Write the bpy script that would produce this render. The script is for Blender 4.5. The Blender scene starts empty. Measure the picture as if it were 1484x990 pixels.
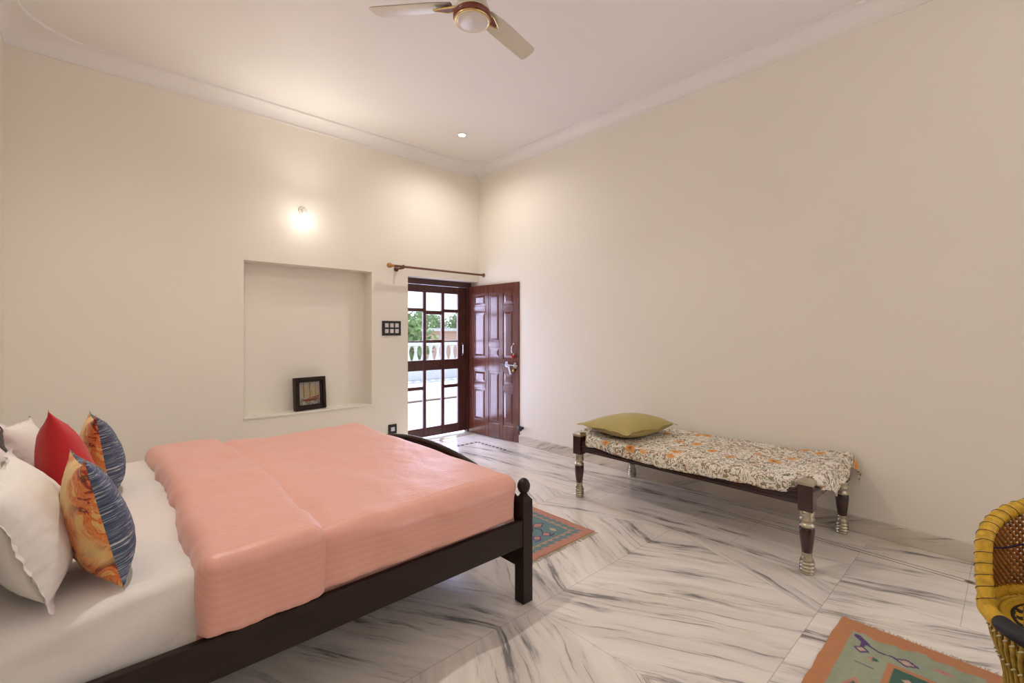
import bpy, math, random
from math import sin, cos, pi, radians, sqrt, hypot
from mathutils import Vector, Matrix, noise

random.seed(7)
SC = bpy.context.scene
COL = SC.collection

# ------------------------------------------------------------------ camera
cam_d = bpy.data.cameras.new('camera')
cam_d.sensor_width = 36.0
cam_d.lens = 668.0 / 1484.0 * 36.0
cam_d.shift_y = -14.0 / 1484.0
cam_d.clip_start = 0.02
cam_d.clip_end = 400
cam = bpy.data.objects.new('camera', cam_d)
COL.objects.link(cam)
cam.location = (0, 0, 1.4)
cam.rotation_euler = (radians(90), 0, -math.atan2(0.6746, 0.7382))
SC.camera = cam

# ------------------------------------------------------------------ exposure
SC.view_settings.view_transform = 'Standard'
SC.view_settings.look = 'None'
SC.view_settings.exposure = 0.5
SC.view_settings.gamma = 1.0
SC.view_settings.use_curve_mapping = False
SC.cycles.use_denoising = True
SC.cycles.max_bounces = 10
SC.cycles.diffuse_bounces = 6
SC.cycles.transparent_max_bounces = 12
SC.cycles.sample_clamp_indirect = 4.0
SC.cycles.caustics_reflective = False
SC.cycles.caustics_refractive = False

# ------------------------------------------------------------------ world (hazy bright sky)
world = bpy.data.worlds.new('sky')
SC.world = world
world.use_nodes = True
wn = world.node_tree
wn.nodes.clear()
w_out = wn.nodes.new('ShaderNodeOutputWorld')
w_bg = wn.nodes.new('ShaderNodeBackground')
w_tc = wn.nodes.new('ShaderNodeTexCoord')
w_sep = wn.nodes.new('ShaderNodeSeparateXYZ')
w_cr = wn.nodes.new('ShaderNodeValToRGB')
w_cr.color_ramp.elements[0].position = 0.0
w_cr.color_ramp.elements[0].color = (0.80, 0.86, 0.97, 1)
w_cr.color_ramp.elements[1].position = 0.6
w_cr.color_ramp.elements[1].color = (0.42, 0.60, 0.95, 1)
wn.links.new(w_tc.outputs['Generated'], w_sep.inputs[0])
wn.links.new(w_sep.outputs['Z'], w_cr.inputs[0])
wn.links.new(w_cr.outputs[0], w_bg.inputs[0])
w_bg.inputs[1].default_value = 2.2
wn.links.new(w_bg.outputs[0], w_out.inputs[0])


def light(name, kind, loc, power, color, size=0.1, rot=(0, 0, 0), size_y=None, spot=None, blend=0.5):
    d = bpy.data.lights.new(name, kind)
    d.energy = power
    d.color = color
    if kind == 'AREA':
        d.size = size
        if size_y:
            d.shape = 'RECTANGLE'
            d.size_y = size_y
    elif kind == 'SUN':
        d.angle = size
    else:
        d.shadow_soft_size = size
    if kind == 'SPOT':
        d.spot_size = spot
        d.spot_blend = blend
    o = bpy.data.objects.new(name, d)
    COL.objects.link(o)
    o.location = loc
    o.rotation_euler = rot
    return o


WARM = (1.0, 0.925, 0.845)
# sun on the terrace outside (does not reach into the room)
light('sun', 'SUN', (0, 10, 12), 8.0, (1.0, 0.96, 0.9), radians(1.0), (radians(-32), radians(28), 0))
# daylight at the doorway and at the window of the right wall, beyond the right edge of the view
light('daylight_doorway', 'AREA', (3.42, 5.33, 1.05), 58, (0.64, 0.66, 1.0), 0.85, (radians(-90), 0, 0), 1.9)
light('daylight_window', 'AREA', (3.93, -1.08, 1.65), 13, (0.90, 0.90, 1.0), 1.0, (0, radians(90), 0), 1.0)

# ------------------------------------------------------------------ mesh builder
class MB:
    def __init__(s):
        s.v, s.f, s.m, s.sm, s.c = [], [], [], [], []
        s.mat_i = 0
        s.smooth = False

    def add(s, vs, fs, cols=None):
        o = len(s.v)
        s.v += [tuple(p) for p in vs]
        for i, f in enumerate(fs):
            s.f.append(tuple(o + k for k in f))
            s.m.append(s.mat_i)
            s.sm.append(s.smooth)
        if cols is not None:
            while len(s.c) < o:
                s.c.append((1, 1, 1, 1))
            s.c += [tuple(c) + (1.0,) for c in cols]
        return s

    def box(s, x0, y0, z0, x1, y1, z1, b=0.0):
        if b <= 0:
            vs = [(x, y, z) for z in (z0, z1) for y in (y0, y1) for x in (x0, x1)]
            s.add(vs, [(0, 2, 3, 1), (4, 5, 7, 6), (0, 1, 5, 4), (2, 6, 7, 3), (0, 4, 6, 2), (1, 3, 7, 5)])
            return s
        # chamfered box: 24 verts
        lo, hi = (x0, y0, z0), (x1, y1, z1)
        vs, idx = [], {}
        for sx in (0, 1):
            for sy in (0, 1):
                for sz in (0, 1):
                    for ax in range(3):
                        p = []
                        for k, sg in enumerate((sx, sy, sz)):
                            e = hi[k] if sg else lo[k]
                            if k != ax:
                                e += -b if sg else b
                            p.append(e)
                        idx[(sx, sy, sz, ax)] = len(vs)
                        vs.append(tuple(p))
        fs = []
        for ax in range(3):
            for sg in (0, 1):
                q = []
                for a, c in ((0, 0), (1, 0), (1, 1), (0, 1)):
                    k = [0, 0, 0]
                    k[ax] = sg
                    o = [i for i in range(3) if i != ax]
                    k[o[0]], k[o[1]] = a, c
                    q.append(idx[(k[0], k[1], k[2], ax)])
                flip = (sg == 0) ^ (ax == 1)
                fs.append(tuple(reversed(q)) if flip else tuple(q))
        for ax in range(3):
            o = [i for i in range(3) if i != ax]
            for a in (0, 1):
                for c in (0, 1):
                    q = []
                    for sg, fa in ((0, o[0]), (1, o[0]), (1, o[1]), (0, o[1])):
                        k = [0, 0, 0]
                        k[ax] = sg
                        k[o[0]], k[o[1]] = a, c
                        q.append(idx[(k[0], k[1], k[2], fa)])
                    fs.append(tuple(q))
        for sx in (0, 1):
            for sy in (0, 1):
                for sz in (0, 1):
                    fs.append(tuple(idx[(sx, sy, sz, ax)] for ax in range(3)))
        s.add(vs, fs)
        return s

    def grid(s, fn, nu, nv, wrap_u=False, colfn=None):
        vs, cols = [], []
        for j in range(nv + 1):
            for i in range(nu + (0 if wrap_u else 1)):
                u, v = i / nu, j / nv
                vs.append(fn(u, v))
                if colfn:
                    cols.append(colfn(u, v))
        w = nu if wrap_u else nu + 1
        fs = []
        for j in range(nv):
            for i in range(nu):
                a = j * w + i
                b = j * w + ((i + 1) % w if wrap_u else i + 1)
                fs.append((a, b, b + w, a + w))
        s.add(vs, fs, cols if colfn else None)
        return s

    def lathe(s, prof, c=(0, 0, 0), n=24, axis='z', cap=True):
        """prof: list of (radius, height)"""
        vs, fs = [], []
        for r, h in prof:
            for i in range(n):
                a = 2 * pi * i / n
                p = (r * cos(a), r * sin(a), h)
                if axis == 'x':
                    p = (p[2], p[0], p[1])
                elif axis == 'y':
                    p = (p[1], p[2], p[0])
                vs.append((p[0] + c[0], p[1] + c[1], p[2] + c[2]))
        for j in range(len(prof) - 1):
            for i in range(n):
                k = (i + 1) % n
                fs.append((j * n + i, j * n + k, (j + 1) * n + k, (j + 1) * n + i))
        if cap:
            fs.append(tuple(reversed(range(n))))
            fs.append(tuple(range((len(prof) - 1) * n, len(prof) * n)))
        s.add(vs, fs)
        return s

    def tube(s, pts, r, n=10, closed=False, cap=True):
        P = [Vector(p) for p in pts]
        N = len(P)
        R = r if callable(r) else (lambda i: r)
        vs, fs = [], []
        up = Vector((0, 0, 1))
        prev = None
        for i in range(N):
            if closed:
                t = P[(i + 1) % N] - P[i - 1]
            else:
                t = P[min(i + 1, N - 1)] - P[max(i - 1, 0)]
            t.normalize()
            if prev is None:
                a = up if abs(t.dot(up)) < 0.9 else Vector((1, 0, 0))
                u = t.cross(a).normalized()
            else:
                u = (prev - t * prev.dot(t)).normalized()
            prev = u
            w = t.cross(u)
            for k in range(n):
                g = 2 * pi * k / n
                vs.append(P[i] + (u * cos(g) + w * sin(g)) * R(i))
        for i in range(N if closed else N - 1):
            j = (i + 1) % N
            for k in range(n):
                l = (k + 1) % n
                fs.append((i * n + k, i * n + l, j * n + l, j * n + k))
        if cap and not closed:
            fs.append(tuple(reversed(range(n))))
            fs.append(tuple(range((N - 1) * n, N * n)))
        s.add(vs, fs)
        return s

    def rbox(s, lo, hi, r, step, disp=None, colf=None):
        """box with rounded edges, finely divided, optional displacement disp(p, n)->Vector"""
        lo, hi = Vector(lo), Vector(hi)
        il, ih = lo + Vector((r,) * 3), hi - Vector((r,) * 3)
        d = hi - lo
        n = [max(2, int(round(d[k] / step))) for k in range(3)]
        key, vs, fs, cs = {}, [], [], []

        def vert(i, j, k):
            q = (i, j, k)
            if q in key:
                return key[q]
            p = Vector((lo[0] + d[0] * i / n[0], lo[1] + d[1] * j / n[1], lo[2] + d[2] * k / n[2]))
            c = Vector([min(max(p[a], il[a]), ih[a]) for a in range(3)])
            nn = (p - c)
            if nn.length > 1e-9:
                nn.normalize()
                p2 = c + nn * r
            else:
                p2 = p
            if colf:
                cs.append(colf(p2))
            if disp:
                p2 = p2 + disp(p2, nn)
            key[q] = len(vs)
            vs.append(p2)
            return key[q]
        for i in range(n[0]):
            for j in range(n[1]):
                fs.append((vert(i, j, 0), vert(i, j + 1, 0), vert(i + 1, j + 1, 0), vert(i + 1, j, 0)))
                fs.append((vert(i, j, n[2]), vert(i + 1, j, n[2]), vert(i + 1, j + 1, n[2]), vert(i, j + 1, n[2])))
        for i in range(n[0]):
            for k in range(n[2]):
                fs.append((vert(i, 0, k), vert(i + 1, 0, k), vert(i + 1, 0, k + 1), vert(i, 0, k + 1)))
                fs.append((vert(i, n[1], k), vert(i, n[1], k + 1), vert(i + 1, n[1], k + 1), vert(i + 1, n[1], k)))
        for j in range(n[1]):
            for k in range(n[2]):
                fs.append((vert(0, j, k), vert(0, j, k + 1), vert(0, j + 1, k + 1), vert(0, j + 1, k)))
                fs.append((vert(n[0], j, k), vert(n[0], j + 1, k), vert(n[0], j + 1, k + 1), vert(n[0], j, k + 1)))
        s.add(vs, fs, cs if colf else None)
        return s

    def prism(s, poly, z0, z1, axis='z'):
        n = len(poly)
        vs = []
        for z in (z0, z1):
            for a, b in poly:
                vs.append({'z': (a, b, z), 'x': (z, a, b), 'y': (a, z, b)}[axis])
        fs = [tuple(reversed(range(n))), tuple(range(n, 2 * n))]
        for i in range(n):
            j = (i + 1) % n
            fs.append((i, j, n + j, n + i))
        s.add(vs, fs)
        return s

    def xf(s, M, start=0):
        for i in range(start, len(s.v)):
            s.v[i] = tuple(M @ Vector(s.v[i]))
        return s

    def build(s, name, mats, parent=None, origin=None, fix=False):
        me = bpy.data.meshes.new(name)
        vs = s.v
        if origin is not None:
            vs = [(a - origin[0], b - origin[1], c - origin[2]) for a, b, c in vs]
        me.from_pydata(vs, [], s.f)
        if not isinstance(mats, (list, tuple)):
            mats = [mats]
        for m in mats:
            me.materials.append(m)
        me.polygons.foreach_set('material_index', s.m)
        me.polygons.foreach_set('use_smooth', s.sm)
        if s.c:
            while len(s.c) < len(s.v):
                s.c.append((1, 1, 1, 1))
            ca = me.color_attributes.new('dye', 'FLOAT_COLOR', 'POINT')
            ca.data.foreach_set('color', [x for c in s.c for x in c])
        me.update()
        import bmesh
        bm = bmesh.new()
        bm.from_mesh(me)
        if fix:
            bmesh.ops.recalc_face_normals(bm, faces=bm.faces)
        bm.to_mesh(me)
        bm.free()
        o = bpy.data.objects.new(name, me)
        COL.objects.link(o)
        if origin is not None:
            o.location = origin
        if parent is not None:
            o.parent = parent
        return o


def tag(o, label=None, cat=None, group=None, kind=None):
    if label:
        o['label'] = label
    if cat:
        o['category'] = cat
    if group:
        o['group'] = group
    if kind:
        o['kind'] = kind
    return o


def thing(name, loc, label, cat, rot=(0, 0, 0), group=None):
    o = bpy.data.objects.new(name, None)
    o.empty_display_size = 0.1
    COL.objects.link(o)
    o.location = loc
    o.rotation_euler = rot
    return tag(o, label, cat, group)


def struct(name, mb, mats, origin=None, fix=False):
    return tag(mb.build(name, mats, None, origin, fix), kind='structure')


def sub(o, lv=1):
    m = o.modifiers.new('smooth', 'SUBSURF')
    m.levels = m.render_levels = lv
    return o


def fbm(p, o=3):
    return noise.fractal(Vector(p), 1.0, 2.0, o)


# ------------------------------------------------------------------ materials
class NT:
    def __init__(s, name):
        s.mat = bpy.data.materials.new(name)
        s.mat.use_nodes = True
        s.t = s.mat.node_tree
        s.b = s.t.nodes['Principled BSDF']
        s.out = s.t.nodes['Material Output']

    def n(s, typ, **kw):
        nd = s.t.nodes.new('ShaderNode' + typ)
        for k, v in kw.items():
            if k.startswith('i_'):
                nd.inputs[k[2:].replace('_', ' ')].default_value = v
            else:
                setattr(nd, k, v)
        return nd

    def l(s, a, b):
        s.t.links.new(a, b)

    def math(s, op, a, b=None, c=None):
        nd = s.n('Math', operation=op)
        for i, x in enumerate((a, b, c)):
            if x is None:
                continue
            if isinstance(x, (int, float)):
                nd.inputs[i].default_value = x
            else:
                s.l(x, nd.inputs[i])
        return nd.outputs[0]

    def ramp(s, x, stops, interp='LINEAR'):
        nd = s.n('ValToRGB')
        cr = nd.color_ramp
        cr.interpolation = interp
        while len(cr.elements) < len(stops):
            cr.elements.new(0.5)
        for e, (p, c) in zip(cr.elements, stops):
            e.position = p
            e.color = tuple(c) + (1,) if len(c) == 3 else c
        s.l(x, nd.inputs[0])
        return nd.outputs[0]

    def mix(s, f, a, b, mode='MIX'):
        nd = s.n('MixRGB', blend_type=mode)
        for i, x in zip((0, 1, 2), (f, a, b)):
            if isinstance(x, (int, float)):
                nd.inputs[i].default_value = x
            elif isinstance(x, tuple):
                nd.inputs[i].default_value = x + (1,) if len(x) == 3 else x
            else:
                s.l(x, nd.inputs[i])
        return nd.outputs[0]

    def coord(s, scale=(1, 1, 1), rot=(0, 0, 0), loc=(0, 0, 0), kind='Object'):
        tc = s.n('TexCoord')
        mp = s.n('Mapping')
        mp.inputs['Scale'].default_value = scale
        mp.inputs['Rotation'].default_value = rot
        mp.inputs['Location'].default_value = loc
        s.l(tc.outputs[kind], mp.inputs[0])
        return mp.outputs[0]

    def noise(s, vec, scale, detail=3, rough=0.5, dist=0.0):
        nd = s.n('TexNoise')
        nd.inputs['Scale'].default_value = scale
        nd.inputs['Detail'].default_value = detail
        nd.inputs['Roughness'].default_value = rough
        nd.inputs['Distortion'].default_value = dist
        s.l(vec, nd.inputs['Vector'])
        return nd.outputs[0]

    def bump(s, h, strength, dist=0.01):
        nd = s.n('Bump')
        nd.inputs['Strength'].default_value = strength
        nd.inputs['Distance'].default_value = dist
        s.l(h, nd.inputs['Height'])
        s.l(nd.outputs[0], s.b.inputs['Normal'])

    def set(s, color=None, rough=None, metal=None, **kw):
        if color is not None:
            if isinstance(color, tuple):
                s.b.inputs['Base Color'].default_value = color + (1,)
            else:
                s.l(color, s.b.inputs['Base Color'])
        if rough is not None:
            if isinstance(rough, (int, float)):
                s.b.inputs['Roughness'].default_value = rough
            else:
                s.l(rough, s.b.inputs['Roughness'])
        if metal is not None:
            s.b.inputs['Metallic'].default_value = metal
        for k, v in kw.items():
            s.b.inputs[k.replace('_', ' ')].default_value = v
        return s.mat


def simple(name, color, rough=0.5, metal=0.0, var=0.06, nscale=8.0, bump=0.0, **kw):
    t = NT(name)
    v = t.coord()
    nz = t.noise(v, nscale, 4)
    c2 = tuple(min(1, c * (1 + var)) for c in color)
    c1 = tuple(c * (1 - var) for c in color)
    col = t.ramp(nz, [(0.3, c1), (0.7, c2)])
    if bump:
        t.bump(t.noise(v, nscale * 12, 3), bump, 0.003)
    return t.set(col, rough, metal, **kw)


def m_wall(name, base):
    t = NT(name)
    v = t.coord()
    n1 = t.noise(v, 1.3, 4)
    c = t.ramp(n1, [(0.3, tuple(x * 0.975 for x in base)), (0.7, base)])
    t.bump(t.noise(v, 35, 3), 0.06, 0.004)
    return t.set(c, 0.62)


M_WALL = m_wall('off_white_paint', (0.83, 0.785, 0.70))
M_CEIL = m_wall('white_ceiling_paint', (0.83, 0.80, 0.775))


def m_wood(name, dark, light_, rough=0.3, scale=(14, 14, 1.2), coat=0.0):
    t = NT(name)
    v = t.coord(scale=scale)
    nz = t.noise(v, 2.2, 6, 0.6, 0.6)
    c = t.ramp(nz, [(0.25, dark), (0.5, tuple((a + b) / 2 for a, b in zip(dark, light_))), (0.75, light_)])
    t.bump(nz, 0.05, 0.002)
    return t.set(c, rough, Coat_Weight=coat, Coat_Roughness=0.15)


M_TEAK = m_wood('polished_teak', (0.060, 0.013, 0.007), (0.17, 0.045, 0.020), 0.22, coat=0.5)
M_FRAMEWOOD = m_wood('dark_stained_doorframe', (0.045, 0.014, 0.012), (0.10, 0.035, 0.028), 0.35)
M_BEDWOOD = m_wood('dark_walnut', (0.010, 0.0045, 0.003), (0.028, 0.012, 0.007), 0.42, scale=(3, 14, 14), coat=0.0)
M_BEDWOOD.node_tree.nodes['Principled BSDF'].inputs['Specular IOR Level'].default_value = 0.3
M_COTWOOD = m_wood('maroon_lacquer', (0.020, 0.005, 0.005), (0.045, 0.012, 0.010), 0.22, scale=(14, 2, 14), coat=0.4)
M_ROD = m_wood('brown_rod_wood', (0.12, 0.045, 0.02), (0.22, 0.09, 0.045), 0.35, scale=(2, 14, 14))
M_FINIAL = simple('light_wood_finial', (0.45, 0.22, 0.07), 0.4)
M_SILVER = simple('tarnished_white_metal', (0.50, 0.46, 0.36), 0.33, 0.9, 0.2, 20)
M_CHROME = simple('chrome', (0.75, 0.75, 0.76), 0.2, 1.0, 0.03)
M_BRASS = simple('brass', (0.55, 0.38, 0.12), 0.25, 1.0, 0.08)
M_BLACK = simple('black_plastic', (0.012, 0.010, 0.014), 0.35)
M_SWITCH = simple('white_switch_plastic', (0.62, 0.60, 0.60), 0.35)
M_RED = simple('red_thread', (0.5, 0.02, 0.02), 0.7)
M_WHITEPL = simple('white_bulb_holder', (0.75, 0.72, 0.68), 0.35)
M_FANCREAM = simple('cream_fan_enamel', (0.62, 0.56, 0.44), 0.3, 0.1, 0.04)
M_FANBROWN = simple('brown_fan_enamel', (0.16, 0.035, 0.02), 0.3)
M_FANGOLD = simple('gold_fan_trim', (0.62, 0.45, 0.20), 0.28, 0.9)
M_FANCAP = simple('pearl_white_cap', (0.66, 0.61, 0.55), 0.3)


# marble floor: bookmatched slabs with dark veins
def m_marble(name, floor=True):
    t = NT(name)
    tc = t.n('TexCoord')
    sp = t.n('SeparateXYZ')
    t.l(tc.outputs['Object'], sp.inputs[0])
    x, y = sp.outputs[0], sp.outputs[1]
    if floor:
        px = t.math('PINGPONG', t.math('ADD', x, 2.9 * 2 - 1.66 + 0.0), 1.42)
        px = t.math('PINGPONG', t.math('SUBTRACT', x, 1.66), 1.40)
        py = t.math('PINGPONG', t.math('SUBTRACT', y, 1.65), 0.98)
        # diagonal split inside each block: flips the vein slope
        # border strip along the right wall runs straight
        cb = t.n('CombineXYZ')
        t.l(px, cb.inputs[0])
        t.l(py, cb.inputs[1])
        r1 = t.n('VectorRotate', rotation_type='Z_AXIS')
        r1.inputs['Angle'].default_value = radians(-62)
        t.l(cb.outputs[0], r1.inputs['Vector'])
        ca = t.n('CombineXYZ')
        t.l(x, ca.inputs[0])
        t.l(y, ca.inputs[1])
        r2 = t.n('VectorRotate', rotation_type='Z_AXIS')
        r2.inputs['Angle'].default_value = radians(-97)
        t.l(ca.outputs[0], r2.inputs['Vector'])
        # diagonal wedge x from 3.05 to 2.68 as py runs .98..0
        yy = t.math('PINGPONG', t.math('SUBTRACT', y, 0.67), 0.98)
        lim = t.math('MULTIPLY_ADD', yy, 0.378, 2.68)
        strip = t.math('GREATER_THAN', x, lim)
        strip2 = t.math('GREATER_THAN', x, 3.05)
        r3 = t.n('VectorRotate', rotation_type='Z_AXIS')
        r3.inputs['Angle'].default_value = radians(66)
        t.l(cb.outputs[0], r3.inputs['Vector'])
        mv = t.n('Mix', data_type='VECTOR')
        t.l(strip, mv.inputs[0])
        t.l(r1.outputs[0], mv.inputs[4])
        t.l(r3.outputs[0], mv.inputs[5])
        mv2 = t.n('Mix', data_type='VECTOR')
        t.l(strip2, mv2.inputs[0])
        t.l(mv.outputs[1], mv2.inputs[4])
        t.l(r2.outputs[0], mv2.inputs[5])
        near = t.math('LESS_THAN', y, 0.67)
        mv3 = t.n('Mix', data_type='VECTOR')
        t.l(near, mv3.inputs[0])
        t.l(mv2.outputs[1], mv3.inputs[4])
        r4 = t.n('VectorRotate', rotation_type='Z_AXIS')
        r4.inputs['Angle'].default_value = radians(67)
        t.l(ca.outputs[0], r4.inputs['Vector'])
        t.l(r4.outputs[0], mv3.inputs[5])
        vec = mv3.outputs[1]
    else:
        ca = t.n('CombineXYZ')
        t.l(t.math('ADD', x, y), ca.inputs[0])
        t.l(sp.outputs[2], ca.inputs[1])
        r2 = t.n('VectorRotate', rotation_type='Z_AXIS')
        r2.inputs['Angle'].default_value = radians(20)
        t.l(ca.outputs[0], r2.inputs['Vector'])
        vec = r2.outputs[0]
        skirt = True
    # gentle warp so that veins wander
    wn_ = t.n('TexNoise')
    wn_.inputs['Scale'].default_value = 1.6
    wn_.inputs['Detail'].default_value = 3
    t.l(vec, wn_.inputs['Vector'])
    wv = t.n('VectorMath', operation='MULTIPLY_ADD')
    t.l(wn_.outputs['Color'], wv.inputs[0])
    wv.inputs[1].default_value = (0.10, 0.16, 0)
    t.l(vec, wv.inputs[2])
    vec = wv.outputs[0]

    def streak(sx, sy, sc, det, lo, hi, off=0.0, rough=0.6):
        mp = t.n('Mapping')
        mp.inputs['Scale'].default_value = (sx, sy, 1)
        mp.inputs['Location'].default_value = (off, off * 1.7, 0)
        t.l(vec, mp.inputs[0])
        nz = t.noise(mp.outputs[0], sc, det, rough, 0.25)
        return t.ramp(nz, [(lo, (0, 0, 0)), (hi, (1, 1, 1))])
    # x is along the vein, y across
    fine = streak(0.9, 15, 1.0, 7, 0.50, 0.66, 0, 0.72)
    mid = streak(0.65, 6, 1.0, 5, 0.47, 0.68, 3.1)
    broad = streak(0.5, 2.4, 1.0, 4, 0.40, 0.66, 7.3)
    breakup = streak(3.0, 9, 1.3, 4, 0.38, 0.62, 11.0)
    thin = streak(0.8, 34, 1.0, 6, 0.60, 0.70, 5.0, 0.7)
    d1 = t.math('MULTIPLY', fine, t.math('MULTIPLY', t.math('ADD', mid, 0.12), t.math('ADD', breakup, 0.25)))
    d2 = t.math('MULTIPLY', thin, t.math('ADD', t.math('MULTIPLY', broad, 0.7), 0.1))
    base = t.mix(broad, (0.86, 0.80, 0.72), (0.72, 0.67, 0.61))
    base = t.mix(t.math('MULTIPLY', mid, 0.5), base, (0.50, 0.46, 0.42))
    tint = streak(0.8, 3.0, 1.1, 3, 0.58, 0.74, 17.0)
    base = t.mix(t.math('MULTIPLY', tint, 0.35), base, (0.66, 0.56, 0.38))
    col = t.mix(t.math('MINIMUM', t.math('MULTIPLY', d1, 1.9), 0.74), base, (0.065, 0.06, 0.075))
    col = t.mix(t.math('MINIMUM', t.math('MULTIPLY', d2, 1.7), 0.7), col, (0.09, 0.082, 0.095))
    if floor:
        def line(expr, w):
            return t.math('LESS_THAN', t.math('ABSOLUTE', expr), w)
        # joints between slabs
        j = t.math('MAXIMUM', line(t.math('SUBTRACT', t.math('PINGPONG', t.math('SUBTRACT', y, 0.67), 0.49), 0.49), 0.0),
                   t.math('LESS_THAN', t.math('PINGPONG', t.math('SUBTRACT', y, 0.67), 0.49), 0.0018))
        j = t.math('MULTIPLY', j, t.math('LESS_THAN', t.math('ABSOLUTE', t.math('SUBTRACT', t.math('FRACT', t.math('DIVIDE', t.math('SUBTRACT', y, 0.18), 0.98)), 0.5)), 0.25))
        j = t.math('MULTIPLY', j, t.math('LESS_THAN', x, 3.60))
        jl = line(t.math('SUBTRACT', x, 3.05), 0.0018)
        jd = line(t.math('SUBTRACT', x, lim), 0.002)
        jx = t.math('MULTIPLY', t.math('LESS_THAN', t.math('PINGPONG', t.math('SUBTRACT', x, 1.66), 1.40), 0.0015), t.math('LESS_THAN', x, 3.0))
        js = t.math('MULTIPLY', t.math('LESS_THAN', t.math('PINGPONG', t.math('SUBTRACT', y, 0.18), 0.55), 0.0016), t.math('GREATER_THAN', x, 3.05))
        jj = t.math('MAXIMUM', t.math('MAXIMUM', j, jl), t.math('MAXIMUM', jd, t.math('MAXIMUM', jx, js)))
        col = t.mix(t.math('MULTIPLY', jj, 0.45), col, (0.22, 0.18, 0.13))
        # inlay lines along the walls
        inside = t.math('LESS_THAN', y, 4.64)
        l1 = t.math('MULTIPLY', t.math('MAXIMUM', line(t.math('SUBTRACT', x, 3.648), 0.0035), line(t.math('SUBTRACT', x, 3.612), 0.0035)), inside)
        insx = t.math('LESS_THAN', x, 3.65)
        l2 = t.math('MULTIPLY', t.math('MAXIMUM', line(t.math('SUBTRACT', y, 4.640), 0.0035), line(t.math('SUBTRACT', y, 4.604), 0.0035)), insx)
        ll = t.math('MAXIMUM', l1, l2)
        col = t.mix(ll, col, (0.035, 0.028, 0.025))
        # dark inlay chain between the lines near the corners
        band1 = line(t.math('SUBTRACT', x, 3.63), 0.016)
        near_c = t.math('MAXIMUM', t.math('MULTIPLY', t.math('GREATER_THAN', y, 4.08), inside), t.math('LESS_THAN', y, 0.20))
        chain = t.math('GREATER_THAN', t.math('ADD', t.math('PINGPONG', y, 0.035), t.math('MULTIPLY', t.math('ABSOLUTE', t.math('SUBTRACT', x, 3.63)), -1.6)), 0.004)
        c1 = t.math('MULTIPLY', t.math('MULTIPLY', band1, near_c), chain)
        band2 = line(t.math('SUBTRACT', y, 4.622), 0.016)
        near_c2 = t.math('MULTIPLY', t.math('GREATER_THAN', x, 3.0), insx)
        chain2 = t.math('GREATER_THAN', t.math('ADD', t.math('PINGPONG', x, 0.035), t.math('MULTIPLY', t.math('ABSOLUTE', t.math('SUBTRACT', y, 4.622)), -1.6)), 0.004)
        c2 = t.math('MULTIPLY', t.math('MULTIPLY', band2, near_c2), chain2)
        redgreen = t.ramp(t.math('FRACT', t.math('MULTIPLY', t.math('ADD', x, y), 7.1)), [(0.0, (0.20, 0.05, 0.03)), (0.5, (0.03, 0.035, 0.02))], 'CONSTANT')
        col = t.mix(t.math('MAXIMUM', c1, c2), col, redgreen)
    if not floor:
        col = t.mix(1.0, col, (0.84, 0.82, 0.78), 'MULTIPLY')
    rg = t.ramp(broad, [(0, (0.17,) * 3), (1, (0.27,) * 3)])
    return t.set(col, rg, Specular_IOR_Level=0.5)


M_FLOOR = m_marble('bookmatched_marble')
M_SKIRT = m_marble('skirting_marble', False)


def m_sheet(name, base, nscale=60):
    t = NT(name)
    v = t.coord()
    t.bump(t.noise(v, nscale / 7, 6, 0.55, 0.5), 0.35, 0.015)
    return t.set(base, 0.85, Sheen_Weight=0.1)


M_WHITE = m_sheet('white_cotton', (0.74, 0.70, 0.66))


def m_duvet():
    t = NT('peach_satin_stripe')
    tc = t.n('TexCoord')
    at = t.n('Attribute', attribute_name='dye')
    w = t.math('SINE', t.math('MULTIPLY', at.outputs['Fac'], 2 * pi / 0.026))
    f = t.ramp(t.math('MULTIPLY_ADD', w, 0.5, 0.5), [(0.35, (0, 0, 0)), (0.65, (1, 1, 1))])
    c = t.mix(f, (0.69, 0.345, 0.275), (0.71, 0.360, 0.288))
    r = t.ramp(f, [(0, (0.56,) * 3), (1, (0.42,) * 3)])
    t.bump(t.noise(tc.outputs['Object'], 7, 5, 0.55, 0.4), 0.35, 0.02)
    return t.set(c, r, Sheen_Weight=0.2)


M_DUVET = m_duvet()


def m_floral():
    t = NT('orange_floral_print')
    v = t.coord(scale=(1, 1, 1))
    a = t.noise(v, 8.5, 6, 0.6, 2.2)
    c = t.ramp(a, [(0.30, (0.62, 0.40, 0.14)), (0.40, (0.66, 0.38, 0.12)), (0.45, (0.55, 0.10, 0.01)),
                   (0.51, (0.66, 0.24, 0.06)), (0.55, (0.42, 0.04, 0.01)), (0.60, (0.05, 0.02, 0.015)), (0.66, (0.62, 0.20, 0.04)), (0.75, (0.70, 0.50, 0.25))])
    b = t.noise(v, 5.0, 2)
    spz = t.n('SeparateXYZ')
    t.l(v, spz.inputs[0])
    b = t.math('ADD', b, t.math('MULTIPLY', t.math('SUBTRACT', 0.2, spz.outputs[2]), 0.55))
    c = t.mix(t.ramp(b, [(0.36, (0, 0, 0)), (0.46, (1, 1, 1))]), (0.66, 0.45, 0.18), c)
    return t.set(c, 0.6, Sheen_Weight=0.1)


M_FLORAL = m_floral()


def m_blue():
    t = NT('blue_slub_stripe')
    v = t.coord(scale=(9, 0, 150), rot=(0, radians(14), 0))
    a = t.noise(v, 1.4, 5, 0.7, 0.3)
    c = t.ramp(a, [(0.30, (0.008, 0.012, 0.035)), (0.48, (0.035, 0.055, 0.11)), (0.56, (0.11, 0.14, 0.19)), (0.62, (0.5, 0.5, 0.48))])
    t.bump(a, 0.2, 0.002)
    return t.set(c, 0.6)


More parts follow.
